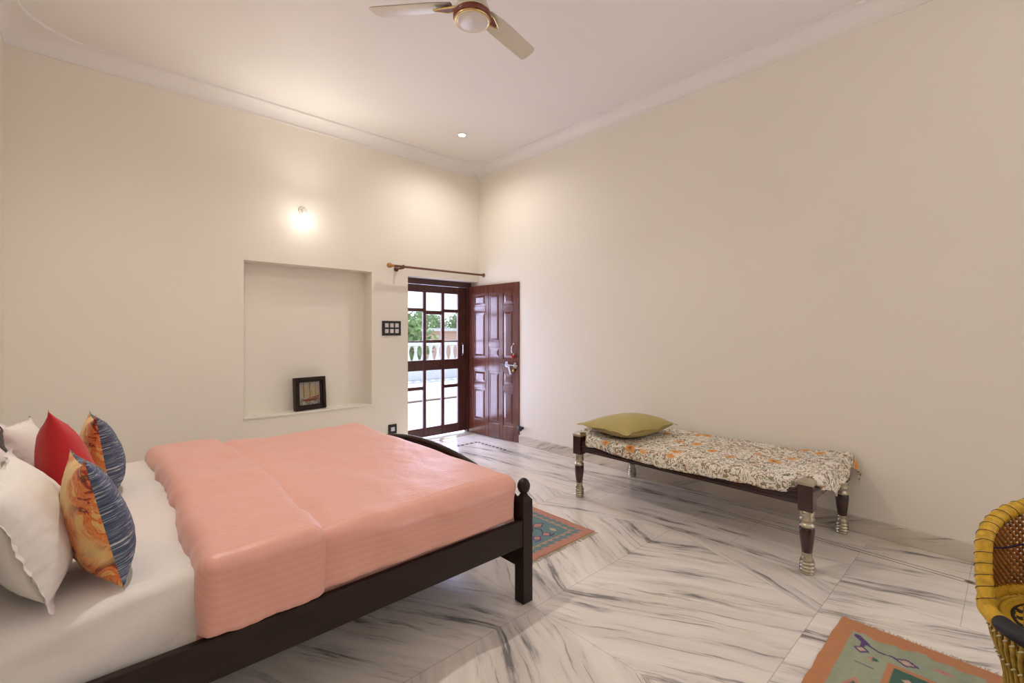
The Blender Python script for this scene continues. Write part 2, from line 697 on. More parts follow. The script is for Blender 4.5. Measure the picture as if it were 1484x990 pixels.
M_BLUE = m_blue()
M_CUSHRED = m_sheet('crimson_cotton', (0.46, 0.012, 0.014), 90)
M_OLIVE = m_sheet('olive_cotton', (0.42, 0.34, 0.12), 60)


def m_cotprint():
    t = NT('floral_cotton_print')
    v = t.coord()
    dn = t.n('TexNoise')
    dn.inputs['Scale'].default_value = 14
    t.l(v, dn.inputs['Vector'])
    dv = t.n('VectorMath', operation='MULTIPLY_ADD')
    t.l(dn.outputs['Color'], dv.inputs[0])
    dv.inputs[1].default_value = (0.05, 0.05, 0.05)
    t.l(v, dv.inputs[2])
    v2 = dv.outputs[0]
    # wispy stems and leaves
    a = t.noise(v2, 17, 3, 0.6, 1.8)
    line_ = t.ramp(a, [(0.455, (0, 0, 0)), (0.475, (1, 1, 1)), (0.52, (1, 1, 1)), (0.54, (0, 0, 0))])
    b = t.noise(v, 9, 2)
    leafc = t.ramp(b, [(0.40, (0.20, 0.15, 0.06)), (0.50, (0.30, 0.12, 0.05)), (0.58, (0.12, 0.13, 0.08))])
    col = t.mix(t.math('MULTIPLY', line_, 1.0), (0.80, 0.75, 0.65), leafc)
    vo = t.n('TexVoronoi')
    vo.inputs['Scale'].default_value = 21
    t.l(v2, vo.inputs['Vector'])
    leaf = t.math('LESS_THAN', vo.outputs['Distance'], 0.27)
    pick = t.math('GREATER_THAN', t.n('SeparateXYZ').outputs[0], 2)
    sc = t.n('SeparateColor')
    t.l(vo.outputs['Color'], sc.inputs[0])
    leaf = t.math('MULTIPLY', leaf, t.math('GREATER_THAN', sc.outputs[0], 0.35))
    col = t.mix(t.math('MULTIPLY', leaf, 0.9), col, (0.24, 0.20, 0.10))
    vf = t.n('TexVoronoi')
    vf.inputs['Scale'].default_value = 6.2
    vf.inputs['Randomness'].default_value = 0.75
    t.l(v2, vf.inputs['Vector'])
    fl = t.ramp(vf.outputs['Distance'], [(0.05, (0.30, 0.10, 0.02)), (0.10, (0.66, 0.26, 0.06)), (0.20, (0.70, 0.36, 0.13)), (0.27, (0.72, 0.45, 0.2))])
    sf = t.n('SeparateColor')
    t.l(vf.outputs['Color'], sf.inputs[0])
    isf = t.math('MULTIPLY', t.math('LESS_THAN', vf.outputs['Distance'], 0.25), t.math('GREATER_THAN', sf.outputs[0], 0.28))
    col = t.mix(isf, col, fl)
    t.bump(t.noise(v, 30, 3), 0.15, 0.004)
    return t.set(col, 0.8)


M_COTPRINT = m_cotprint()


def m_dyed(name, rough=0.85, bscale=160, bstr=0.25):
    t = NT(name)
    at = t.n('Attribute', attribute_name='dye')
    v = t.coord()
    nz = t.noise(v, 40, 3)
    c = t.mix(0.12, at.outputs['Color'], nz, 'OVERLAY')
    if bstr:
        t.bump(t.noise(v, bscale, 2), bstr, 0.002)
    return t.set(c, rough)


M_RUG = m_dyed('woven_wool')
M_ART = m_dyed('painted_picture', 0.3, 10, 0)
M_FRINGE = simple('rug_fringe', (0.58, 0.48, 0.35), 0.9)
M_YROPE = simple('yellow_rope', (0.62, 0.37, 0.02), 0.6, 0, 0.22, 60, 0.4)
M_YWEAVE = simple('yellow_weave', (0.60, 0.38, 0.03), 0.65, 0, 0.15, 60)
M_BTAPE = simple('black_tape', (0.012, 0.010, 0.014), 0.6, 0, 0.2, 40)
M_CANE = simple('bamboo_cane', (0.36, 0.15, 0.035), 0.45, 0, 0.3, 25)
M_CANEY = simple('yellowish_cane', (0.46, 0.30, 0.05), 0.5, 0, 0.3, 25)
M_THREAD = simple('dark_thread', (0.02, 0.012, 0.05), 0.7)
M_PALE = simple('pale_binding', (0.62, 0.55, 0.32), 0.6)

# ------------------------------------------------------------------ room shell
WX, WN, WW, WS = 3.96, 5.016, -0.473, -1.85     # right, far, head-side and near walls
HC = 3.645
T = 0.28

fl = MB().box(WW - T, WS - T, -0.12, WX + T, WN + T, 0.0)
struct('floor', fl, M_FLOOR)
ce = MB().box(WW - T, WS - T, HC, WX + T, WN + T, HC + 0.15)
struct('ceiling', ce, M_CEIL)


def wall_y(name, y0, y1, x0, x1, z1, holes):
    """slab lying between y0 and y1 with rectangular holes (x0,x1,z0,z1,depth_y or None)"""
    mb = MB()
    xs = sorted({x0, x1, *[h[0] for h in holes], *[h[1] for h in holes]})
    zs = sorted({0.0, z1, *[h[2] for h in holes], *[h[3] for h in holes]})
    for i in range(len(xs) - 1):
        for k in range(len(zs) - 1):
            cx, cz = (xs[i] + xs[i + 1]) / 2, (zs[k] + zs[k + 1]) / 2
            d = y0
            skip = False
            for h in holes:
                if h[0] < cx < h[1] and h[2] < cz < h[3]:
                    if h[4] is None:
                        skip = True
                    else:
                        d = h[4]
            if not skip:
                mb.box(xs[i], min(d, y1), zs[k], xs[i + 1], max(d, y1), zs[k + 1])
    return mb


DX0, DX1, DZ = 2.86, 3.95, 2.086
NX0, NX1, NZ0, NZ1 = 1.088, 2.392, 0.564, 2.093
struct('wall_north', wall_y('w', WN, WN + T, WW - T, WX + T, HC, [(DX0, DX1, 0.0, DZ, None), (NX0, NX1, NZ0, NZ1, WN + 0.20)]), M_WALL)
VY0, VY1, VZ0, VZ1 = -1.65, -0.50, 1.0, 2.3
struct('wall_east', MB().box(WX, VY1, 0, WX + T, WN, HC).box(WX, WS, 0, WX + T, VY0, HC).box(WX, VY0, 0, WX + T, VY1, VZ0).box(WX, VY0, VZ1, WX + T, VY1, HC), M_WALL)
struct('wall_west', MB().box(WW - T, WS, 0, WW, WN, HC), M_WALL)
struct('wall_south', MB().box(WW - T, WS - T, 0, WX + T, WS, HC), M_WALL)
# window in the right wall, beyond the right edge of the view
wf = MB()
for a in (VY0, VY0 + 0.55, VY1 - 0.05):
    wf.box(WX + 0.10, a, VZ0, WX + 0.16, a + 0.05, VZ1, 0.004)
for a in (VZ0, VZ0 + 0.85, VZ1 - 0.05):
    wf.box(WX + 0.102, VY0, a, WX + 0.158, VY1, a + 0.05, 0.004)
struct('window_1', wf, M_FRAMEWOOD)

# niche sill
struct('trim_1', MB().box(NX0 - 0.003, WN - 0.012, NZ0 - 0.014, NX1 + 0.003, WN - 0.0005, NZ0 + 0.004, 0.002).box(NX0 + 0.001, WN - 0.001, NZ0 + 0.001, NX1 - 0.001, WN + 0.199, NZ0 + 0.004), simple('white_sill', (0.80, 0.77, 0.70), 0.3))

# coved cornice: square at the wall, rounded at the ceiling
def cornice():
    mb = MB()
    mb.smooth = True

    def ring(off, z, R, n=10):
        pts = []
        x0, x1, y0, y1 = WW + off, WX - off, WS + off, WN - off
        for cx, cy, a0 in ((x1, y1, 0), (x0, y1, 90), (x0, y0, 180), (x1, y0, 270)):
            sx = -1 if cx == x1 else 1
            sy = -1 if cy == y1 else 1
            for i in range(n + 1):
                a = radians(a0 + 90 * i / n)
                pts.append((cx + sx * R + R * cos(a), cy + sy * R + R * sin(a), z))
        return pts
    rings = [ring(0.0, 3.512, 0.001), ring(0.008, 3.514, 0.002), ring(0.008, 3.525, 0.004), ring(0.003, 3.528, 0.01)]
    for i in range(1, 9):
        a = i / 8 * pi / 2
        rings.append(ring(0.004 + 0.092 * (1 - cos(a)), 3.528 + 0.100 * sin(a), 0.01 + 0.40 * (i / 8) ** 1.6))
    rings.append(ring(0.104, 3.628, 0.41))
    rings.append(ring(0.106, 3.6448, 0.41))
    n = len(rings[0])
    vs = [p for r in rings for p in r]
    fs = []
    for j in range(len(rings) - 1):
        for i in range(n):
            k = (i + 1) % n
            fs.append((j * n + i, (j + 1) * n + i, (j + 1) * n + k, j * n + k))
    mb.add(vs, fs)
    o = struct('trim_2', mb, M_CEIL)
    m = o.modifiers.new('edges', 'EDGE_SPLIT')
    m.split_angle = radians(40)
cornice()

# marble skirting
struct('baseboard_east', MB().box(WX - 0.013, WS, 0, WX, WN - 0.001, 0.11, 0.002), M_SKIRT)
struct('baseboard_north', MB().box(WW, WN - 0.013, 0, DX0, WN, 0.11, 0.002), M_SKIRT)
struct('baseboard_west', MB().box(WW, WS, 0, WW + 0.013, WN - 0.013, 0.11, 0.002), M_SKIRT)

# ------------------------------------------------------------------ doorway
FY = 5.17
fr = MB()
fr.box(DX0, FY, 0, DX0 + 0.065, FY + 0.08, DZ, 0.003)
fr.box(3.885, FY, 0, DX1, FY + 0.08, DZ, 0.003)
fr.box(DX0 + 0.065, FY, 2.015, 3.885, FY + 0.08, DZ, 0.003)
struct('trim_3', fr, M_FRAMEWOOD)                     # door frame
struct('trim_4', MB().box(DX0, WN, -0.002, DX1, FY + 0.1, 0.006), M_SKIRT)   # threshold

# glazed mesh door
gd = MB()
gy0, gy1 = FY + 0.02, FY + 0.055
cols = [(2.928, 2.960), (3.185, 3.231), (3.468, 3.515), (3.735, 3.882)]
for a, b in cols:
    gd.box(a, gy0, 0.03, b, gy1, 2.012, 0.004)
for z0, z1 in ((1.915, 2.012), (0.895, 1.030), (0.03, 0.150)):
    for i in range(3):
        gd.box(cols[i][1] - .002, gy0 + .002, z0, cols[i + 1][0] + .002, gy1 - .002, z1, 0.003)
for i, zz in ((0, (1.661, 1.705)), (2, (1.661, 1.705)), (1, (1.255, 1.292)), (0, (1.262, 1.280)), (2, (1.262, 1.280)), (0, (0.645, 0.689)), (2, (0.645, 0.689))):
    gd.box(cols[i][1] - .002, gy0 + .004, zz[0], cols[i + 1][0] + .002, gy1 - .004, zz[1], 0.003)
gd.box(cols[1][1], gy0 + .02, 1.63, cols[2][0], gy1 + .01, 1.68, 0.003)
gdo = struct('door_1', gd, M_FRAMEWOOD, origin=(3.882, gy0, 0.03))


def m_mesh():
    t = NT('fine_wire_mesh')
    v = t.coord(scale=(1, 1, 1), rot=(0, radians(45), 0))
    sp = t.n('SeparateXYZ')
    t.l(v, sp.inputs[0])
    a = t.math('LESS_THAN', t.math('PINGPONG', sp.outputs[0], 0.006), 0.0011)
    b = t.math('LESS_THAN', t.math('PINGPONG', sp.outputs[2], 0.006), 0.0011)
    t.l(t.math('MAXIMUM', a, b), t.b.inputs['Alpha'])
    return t.set((0.30, 0.30, 0.30), 0.5, 0.3)


wm = MB().box(2.95, gy1 - 0.012, 0.10, 3.75, gy1 - 0.011, 1.95).build('wire_mesh', m_mesh(), gdo, None)
wm.location = (-3.882, -gy0, -0.03)
wm['label'] = 'fine diamond wire mesh'
hb = MB()
hb.tube([(3.80, gy0 - 0.001, 1.08), (3.80, gy0 - 0.03, 1.10), (3.80, gy0 - 0.03, 1.22), (3.80, gy0 - 0.001, 1.24)], 0.006)
hh = hb.build('handle', M_CHROME, gdo)
hh.location = (-3.882, -gy0, -0.03)

# panelled door leaf, open against the right wall.  local x along the leaf, y = room-side normal
LW, LH = 0.965, 2.02
leaf_core = MB()
leaf_core.box(0, -0.012, 0, LW, 0.012, LH)
SX = [0.0, 0.105, 0.345, 0.405, 0.615, 0.680, 0.870, LW]     # stile edges
def bar(mb, x0, x1, z0, z1):
    mb.box(x0, -0.02, z0, x1, 0.02, z1, 0.004)
for i in (0, 2, 4, 6):
    bar(leaf_core, SX[i], SX[i + 1], 0.0, LH)
panels = {0: [(0.19, 0.63), (0.70, 0.87), (1.045, 1.665), (1.74, 1.90)],
          1: [(0.19, 0.87), (1.045, 1.19), (1.265, 1.90)],
          2: [(0.19, 0.63), (0.70, 0.87), (1.045, 1.665), (1.74, 1.90)]}
for c, rows in panels.items():
    x0, x1 = SX[1 + 2 * c], SX[2 + 2 * c]
    prev = 0.0
    for z0, z1 in rows:
        bar(leaf_core, x0 - .001, x1 + .001, prev, z0)
        prev = z1
        # raised fielded panel, both faces
        for sg in (-1, 1):
            m = 0.018
            q = 0.045 if (x1 - x0) > 0.16 else 0.035
            vs = [(x0 + m, sg * .012, z0 + m), (x1 - m, sg * .012, z0 + m), (x1 - m, sg * .012, z1 - m), (x0 + m, sg * .012, z1 - m),
                  (x0 + q, sg * .019, z0 + q), (x1 - q, sg * .019, z0 + q), (x1 - q, sg * .019, z1 - q), (x0 + q, sg * .019, z1 - q)]
            fs = [(0, 1, 5, 4), (1, 2, 6, 5), (2, 3, 7, 6), (3, 0, 4, 7), (4, 5, 6, 7)]
            if sg > 0:
                fs = [tuple(reversed(f)) for f in fs]
            leaf_core.add(vs, fs)
    bar(leaf_core, x0 - .001, x1 + .001, prev, LH)
leaf = struct('door_2', leaf_core, M_TEAK)
leaf.location = (3.912, 5.155, 0.008)
leaf.rotation_euler = (0, 0, -math.atan2(0.965, 0.055) )
# room side is local -y after this rotation (faces -X)
# pull handle
hb = MB()
hb.smooth = True
hb.tube([(0.875, -0.020, 1.11), (0.875, -0.055, 1.13), (0.875, -0.060, 1.17), (0.875, -0.055, 1.21), (0.875, -0.020, 1.235)], 0.007)
hb.lathe([(0.014, 0), (0.014, 0.006)], (0.875, -0.026, 1.11), 12, 'y')
hb.lathe([(0.014, 0), (0.014, 0.006)], (0.875, -0.026, 1.235), 12, 'y')
hb.build('handle', M_CHROME, leaf)
tb = MB()
tb.smooth = True
tb.lathe([(0.004, 0), (0.016, 0.008), (0.020, 0.022), (0.014, 0.04), (0.004, 0.05)], (0.880, -0.045, 1.055), 10)
tb.build('door_tassel', M_RED, leaf)['label'] = 'small red thread knot hung on the handle'
# aldrop latch
hb = MB()
hb.smooth = True
hb.tube([(0.66, -0.035, 0.975), (0.95, -0.035, 0.965)], 0.008)
hb.smooth = False
hb.box(0.735, -0.030, 0.94, 0.775, -0.020, 1.01, 0.002)
hb.box(0.885, -0.030, 0.935, 0.925, -0.020, 1.005, 0.002)
hb.box(0.740, -0.048, 0.955, 0.770, -0.024, 0.992, 0.003)
hb.box(0.888, -0.048, 0.948, 0.918, -0.024, 0.985, 0.003)
hb.prism([(0.785, 0.985), (0.83, 0.98), (0.835, 0.93), (0.86, 0.86), (0.835, 0.845), (0.81, 0.92)], -0.052, -0.044, 'y')
hb.build('latch', M_CHROME, leaf)
pk = MB().box(0.868, -0.045, 0.885, 0.90, -0.024, 0.92, 0.004)
pk.tube([(0.874, -0.034, 0.918), (0.874, -0.034, 0.94), (0.884, -0.034, 0.948), (0.894, -0.034, 0.94), (0.894, -0.034, 0.918)], 0.003)
pk.build('padlock', M_BRASS, leaf)

# door stopper on the wall
st = MB()
st.smooth = True
st.lathe([(0.018, 0.0), (0.018, -0.035), (0.033, -0.04), (0.035, -0.062), (0.028, -0.068)], (WX - 0.0, 4.135, 0.205), 16, 'x')
tag(st.build('door_stopper', M_BLACK, None, (WX, 4.135, 0.205), fix=True), 'round black rubber door stopper fixed low on the right wall', 'door stopper')

# curtain rod
cr = thing('curtain_rod', (2.58, 4.90, 2.172), 'brown wooden curtain rod above the open doorway', 'curtain rod')
mb = MB(); mb.smooth = True
mb.tube([(0.0, 0, 0), (3.935 - 2.58, 0, 0)], 0.0135, 14)
mb.build('rod', M_ROD, cr)
mb = MB(); mb.smooth = True
mb.lathe([(0.010, 0.055), (0.017, 0.05), (0.014, 0.036), (0.024, 0.022), (0.031, 0.0), (0.029, -0.018), (0.017, -0.032), (0.004, -0.036)], (-0.02, 0, 0), 16, 'x')
mb.build('finial', M_FINIAL, cr, fix=True)
mb = MB(); mb.smooth = True
mb.lathe([(0.018, 0.0), (0.026, 0.01), (0.026, 0.022)], (3.936 - 2.58, 0, 0), 16, 'x')
mb.build('end_bracket', M_ROD, cr, fix=True)
mb = MB(); mb.smooth = True
mb.tube([(0.155, 0.0, -0.018), (0.13, 0.05, -0.02), (0.12, 0.105, -0.02)], 0.011)
mb.lathe([(0.022, 0.008), (0.024, 0), (0.022, -0.008)], (0.155, 0, 0), 14, 'x')
mb.lathe([(0.028, 0.103), (0.030, 0.116)], (0.12, 0, -0.02), 16, 'y')
mb.build('bracket', M_ROD, cr, fix=True)

# switch board and socket
sb = thing('switch_board', (2.64, WN, 1.443), 'black six-gang switch plate with white switches left of the door', 'switch')
MB().box(-0.122, -0.012, -0.087, 0.122, 0, 0.087, 0.004).build('plate', M_BLACK, sb)
for r in (-1, 1):
    for c in (-1, 0, 1):
        MB().box(c * 0.066 - 0.023, -0.017, r * 0.034 - 0.024, c * 0.066 + 0.023, -0.010, r * 0.034 + 0.024, 0.003).build('switch', M_SWITCH, sb)
so = thing('wall_socket', (2.652, WN, 0.242), 'small square black socket plate low on the wall by the door', 'socket')
MB().box(-0.055, -0.012, -0.057, 0.055, 0, 0.057, 0.004).build('plate', M_BLACK, so)
MB().box(-0.024, -0.017, -0.024, 0.026, -0.010, 0.024, 0.003).build('socket_insert', M_SWITCH, so)

# wall lamp (bare bulb in a slanted holder)
def emis(name, col, strength):
    t = NT(name)
    t.b.inputs['Emission Color'].default_value = col + (1,)
    t.b.inputs['Emission Strength'].default_value = strength
    return t.set((0.9, 0.9, 0.9), 0.4)


M_BULB = emis('lit_bulb', (1.0, 0.95, 0.86), 5.0)


def wall_lamp(x, wy, d, label, beam, glow):
    """bare bulb in a slanted holder; d = -1 on the far wall, +1 on the near wall"""
    wl = thing('wall_lamp', (x, wy, 2.66), label, 'lamp', rot=(0, 0, 0 if d < 0 else pi), group='bare bulb wall lamps')
    mb = MB(); mb.smooth = True
    mb.lathe([(0.042, 0.0), (0.042, -0.012), (0.030, -0.022), (0.012, -0.026)], (0, 0, 0), 20, 'y')
    mb.build('wall_plate', M_WHITEPL, wl, fix=True)
    tilt = Matrix.Translation((0, -0.03, 0.0)) @ Matrix.Rotation(radians(-35), 4, 'X')
    mb = MB(); mb.smooth = True
    mb.lathe([(0.016, 0.02), (0.023, 0.0), (0.023, -0.05), (0.021, -0.055)], (0, 0, 0), 18)
    mb.xf(tilt)
    mb.build('bulb_holder', M_WHITEPL, wl, fix=True)
    mb = MB(); mb.smooth = True
    mb.lathe([(0.015, -0.052), (0.022, -0.065), (0.036, -0.088), (0.042, -0.112), (0.038, -0.136), (0.024, -0.153), (0.004, -0.158)], (0, 0, 0), 20)
    mb.xf(tilt)
    mb.build('bulb', M_BULB, wl, fix=True)
    light('wall_lamp_beam', 'SPOT', (x, wy + d * 0.22, 2.60), beam, WARM, 0.05, (radians(228) if d < 0 else radians(-228), 0, 0), spot=radians(176), blend=0.8)
    light('wall_lamp_glow', 'POINT', (x, wy + d * 0.32, 2.56), glow, WARM, 0.05)


wall_lamp(1.628, WN, -1, 'white wall lamp with a lit bare bulb above the niche', 18, 1.8)
wall_lamp(1.628, WS, 1, 'white wall lamp with a bare bulb on the wall behind the viewer', 16, 7)

# recessed downlights: one in view, one added out of view to brighten the bed
def downlight(x, y, label, power):
    d = thing('downlight', (x, y, HC), label, 'ceiling light', group='recessed ceiling downlights')
    m1 = MB(); m1.smooth = True
    m1.lathe([(0.040, -0.001), (0.056, -0.001), (0.056, -0.006), (0.044, -0.010), (0.040, -0.004)], (0, 0, 0), 28, cap=False)
    m1.build('trim_ring', M_WHITEPL, d, fix=True)
    m2 = MB().lathe([(0.040, -0.002), (0.040, -0.005)], (0, 0, 0), 28)
    m2.build('diffuser', emis('lit_diffuser', (1.0, 0.93, 0.82), 14.0), d, fix=True)
    light('downlight_beam', 'SPOT', (x, y, HC - 0.03), power, WARM, 0.035, (0, 0, 0), spot=radians(160), blend=1.0)
    return d
downlight(3.12, 4.257, 'small round lit ceiling downlight near the corner above the doorway', 37)
downlight(0.40, 2.45, 'added out-of-view downlight brightening the head half of the bed', 92)

# ------------------------------------------------------------------ ceiling fan
fan = thing('ceiling_fan', (1.631, 2.126, 3.292), 'cream three-blade ceiling fan with brown and gold trimmed hub', 'fan')
mb = MB(); mb.smooth = True
mb.lathe([(0.012, 0.06), (0.012, 0.27)], n=14)
mb.lathe([(0.010, 0.262), (0.055, 0.275), (0.062, 0.31), (0.062, 0.344)], n=24)
mb.lathe([(0.045, 0.055), (0.043, 0.095), (0.020, 0.12), (0.012, 0.125)], n=24)
mb.build('down_rod', M_FANCREAM, fan, fix=True)
mb = MB(); mb.smooth = True
mb.lathe([(0.030, 0.060), (0.062, 0.050), (0.080, 0.030), (0.090, 0.0), (0.102, -0.035), (0.106, -0.056)], n=40)
mb.build('motor_housing', M_FANCREAM, fan, fix=True)
mb = MB(); mb.smooth = True
mb.lathe([(0.105, -0.052), (0.111, -0.058), (0.110, -0.076), (0.102, -0.086)], n=40)
mb.build('hub_band', M_FANBROWN, fan, fix=True)['label'] = 'brown band'
mb = MB(); mb.smooth = True
mb.lathe([(0.099, -0.083), (0.104, -0.088), (0.103, -0.095), (0.095, -0.099), (0.091, -0.095)], n=40)
mb.build('trim_ring', M_FANGOLD, fan, fix=True)['label'] = 'gold ring'
mb = MB(); mb.smooth = True
mb.lathe([(0.094, -0.094), (0.091, -0.101), (0.070, -0.107), (0.040, -0.111), (0.004, -0.112)], n=40)
mb.build('bottom_cap', M_FANCAP, fan, fix=True)
for k in range(3):
    ang = radians(131.9 + 120 * k)
    R_ = Matrix.Rotation(ang, 4, 'Z') @ Matrix.Rotation(radians(-11), 4, 'X')
    mb = MB(); mb.smooth = True

    def blade(u, v, zz):
        r = 0.118 + 0.485 * u
        w = 0.052 + 0.012 * min(1, u * 4) - 0.002 * u
        end = 0.02 * (v - 0.5) if u > 0.97 else 0
        y = (v - 0.5) * 2 * w
        r2 = r + end - 0.030 * max(0, (u - 0.9) / 0.1) * ((v - 0.5) * 2) ** 4
        return (r2, y, zz + 0.006 * (1 - (2 * v - 1) ** 2))
    mb.grid(lambda u, v: blade(u, v, 0.0015), 24, 8)
    mb.grid(lambda u, v: blade(1 - u, v, -0.0015), 24, 8)
    mb.xf(R_)
    bl = mb.build('blade', M_FANCREAM, fan)
    mb = MB()
    mb.smooth = False
    mb.prism([(0.085, -0.030), (0.15, -0.034), (0.215, -0.012), (0.215, 0.004), (0.16, 0.010), (0.085, 0.020)], -0.014, -0.005)
    mb.xf(R_)
    mb.build('blade_arm', M_FANBROWN, bl)
    mb = MB()
    mb.tube([(0.095, 0.026, -0.012), (0.15, 0.022, -0.014), (0.232, 0.002, -0.012)], 0.0055, 8)
    mb.tube([(0.095, -0.036, -0.012), (0.15, -0.040, -0.014), (0.232, -0.012, -0.012)], 0.0035, 8)
    mb.xf(R_)
    mb.build('gold_strip', M_FANGOLD, bl)

# ------------------------------------------------------------------ picture in the niche
pc = thing('framed_picture', (1.735, WN + 0.085, NZ0 + 0.006), 'dark framed sailing ship picture standing on the niche sill', 'picture', rot=(radians(-4), 0, radians(8)))
PW, PH = 0.335, 0.345
mb = MB()
for a in (-PW / 2, PW / 2 - 0.035):
    mb.box(a, -0.035, 0, a + 0.035, 0.03, PH, 0.004)
mb.box(-PW / 2 + 0.035, -0.035, 0, PW / 2 - 0.035, 0.03, 0.035, 0.004)
mb.box(-PW / 2 + 0.035, -0.035, PH - 0.035, PW / 2 - 0.035, 0.03, PH, 0.004)
for a in (-PW / 2 + 0.035, PW / 2 - 0.051):
    mb.box(a, -0.020, 0.035, a + 0.016, 0.012, PH - 0.035, 0.002)
mb.box(-PW / 2 + 0.05, -0.020, 0.035, PW / 2 - 0.05, 0.012, 0.051, 0.002)
mb.box(-PW / 2 + 0.05, -0.020, PH - 0.051, PW / 2 - 0.05, 0.012, PH - 0.035, 0.002)
mb.box(-PW / 2 + 0.02, 0.012, 0.02, PW / 2 - 0.02, 0.028, PH - 0.02)
mb.build('picture_frame', M_BEDWOOD, pc)


def inpoly(x, y, P):
    c = False
    j = len(P) - 1
    for i in range(len(P)):
        if (P[i][1] > y) != (P[j][1] > y) and x < (P[j][0] - P[i][0]) * (y - P[i][1]) / (P[j][1] - P[i][1]) + P[i][0]:
            c = not c
        j = i
    return c


SAILS = []
for cx, w, top, bot, n in ((0.24, 0.13, 0.82, 0.36, 3), (0.52, 0.16, 0.93, 0.36, 4), (0.80, 0.12, 0.80, 0.38, 3)):
    for i in range(n):
        a = top - (top - bot) * i / n
        b = top - (top - bot) * (i + 0.88) / n
        w1, w2 = w * (0.45 + 0.5 * i / n), w * (0.6 + 0.5 * i / n)
        SAILS.append([(cx - w1, a), (cx + w1, a), (cx + w2, b), (cx - w2, b)])
HULL = [(0.08, 0.30), (0.30, 0.27), (0.62, 0.33), (0.80, 0.36), (0.97, 0.40), (0.93, 0.24), (0.80, 0.17), (0.35, 0.15), (0.18, 0.20)]


def art(u, v):
    n1 = 0.5 + 0.5 * fbm((u * 9, v * 9, 1.3))
    base = (0.50 + 0.1 * n1, 0.45 + 0.08 * n1, 0.40 + 0.06 * n1)
    if v < 0.2 + 0.03 * sin(u * 9):
        base = (0.30, 0.26, 0.20) if n1 > 0.55 else (0.55, 0.50, 0.44)
    for P in SAILS:
        if inpoly(u, v, P):
            base = (0.50 + .15 * n1, 0.38 + .12 * n1, 0.12 + 0.1 * n1)
    for cx in (0.24, 0.52, 0.80):
        if abs(u - cx) < 0.012 and 0.3 < v < 0.97:
            base = (0.12, 0.07, 0.03)
    base = tuple(0.62 * q for q in base)
    if inpoly(u, v, HULL):
        base = (0.13 + .08 * n1, 0.04, 0.02)
        if 0.24 < v - 0.05 * u < 0.26:
            base = (0.45, 0.3, 0.08)
    return base


mb = MB()
mb.grid(lambda u, v: (-PW / 2 + 0.05 + u * (PW - 0.10), 0.006, 0.05 + v * (PH - 0.10)), 70, 70, colfn=art)
mb.build('painting', M_ART, pc)

# ------------------------------------------------------------------ bed
bed = thing('bed', (0.61, 2.68, 0), 'dark wooden double bed with turned finial posts and arched footboard', 'bed')
BX, BY = 0.61, 2.68
YN, YF = 1.735 - BY, 3.61 - BY       # rail centre lines (near, far)
FX = 1.668 - BX
HX = -0.432 - BX
# posts
def post(x, y, h, name='post'):
    mb = MB()
    s_ = 0.034
    mb.box(x - s_, y - s_, 0, x + s_, y + s_, h - 0.115, 0.003)
    # tapered shoulder
    z = h - 0.115
    vs = [(x - s_, y - s_, z), (x + s_, y - s_, z), (x + s_, y + s_, z), (x - s_, y + s_, z)]
    q = 0.018
    vs += [(x - q, y - q, z + 0.022), (x + q, y - q, z + 0.022), (x + q, y + q, z + 0.022), (x - q, y + q, z + 0.022)]
    mb.add(vs, [(0, 1, 5, 4), (1, 2, 6, 5), (2, 3, 7, 6), (3, 0, 4, 7), (4, 5, 6, 7)])
    p = mb.build(name, M_BEDWOOD, bed)
    mb = MB(); mb.smooth = True
    mb.lathe([(0.018, z + 0.018), (0.024, z + 0.026), (0.016, z + 0.034), (0.022, z + 0.040), (0.030, z + 0.052), (0.034, z + 0.068),
              (0.033, z + 0.082), (0.026, z + 0.098), (0.016, z + 0.108), (0.004, z + 0.113)], (x, y, 0), 24)
    mb.build('finial', M_BEDWOOD, p, fix=True)
post(FX, YN, 0.640)
post(FX, YF, 0.618)
post(HX, YN, 1.02)
post(HX, YF, 1.02)
for y in (YN, YF):
    mb = MB()
    sg = -1 if y == YN else 1
    mb.box(HX + 0.03, y - 0.017 + sg * 0.012, 0.297, FX - 0.03, y + 0.013 + sg * 0.012, 0.432, 0.003)
    mb.build('side_rail', M_BEDWOOD, bed)
# footboard with arched top
def arched(x0, x1, zb, zs, zp, y0, y1, name):
    mb = MB()
    n = 28
    poly = []
    for i in range(n + 1):
        u = i / n
        poly.append((y0 + (y1 - y0) * u, zs + (zp - zs) * (sin(pi * u) ** 0.75)))
    vs, fs = [], []
    for x in (x0, x1):
        for y, z in poly:
            vs.append((x, y, zb))
            vs.append((x, y, z))
    m = (n + 1) * 2
    for i in range(n):
        a = i * 2
        fs += [(a, a + 1, a + 3, a + 2), (m + a, m + a + 2, m + a + 3, m + a + 1), (a + 1, m + a + 1, m + a + 3, a + 3), (a, a + 2, m + a + 2, m + a)]
    fs += [(0, m, m + 1, 1), (2 * n, 2 * n + 1, m + 2 * n + 1, m + 2 * n)]
    mb.add(vs, fs)
    # moulded cap following the arch
    mb.smooth = True
    mb.tube([((x0 + x1) / 2, y, z) for y, z in poly], 0.017, 10)
    return mb.build(name, M_BEDWOOD, bed, fix=True)
arched(FX - 0.013, FX + 0.013, 0.17, 0.50, 0.662, YN + 0.032, YF - 0.032, 'footboard')
arched(HX - 0.013, HX + 0.013, 0.25, 0.88, 1.08, YN + 0.032, YF - 0.032, 'headboard')
mb = MB()
for i in range(12):
    x = HX + 0.10 + i * 0.165
    mb.box(x, YN + 0.012, 0.300, x + 0.07, YF - 0.012, 0.318)
mb.build('slats', M_BEDWOOD, bed)

mt = MB(); mt.smooth = True
mt.rbox((-0.410, 1.768, 0.319), (1.620, 3.595, 0.60), 0.05, 0.08)
tag(mt.build('mattress', M_WHITE, None, (0.6, 2.68, 0.319)), 'thick mattress under the white sheet on the wooden bed', 'mattress')


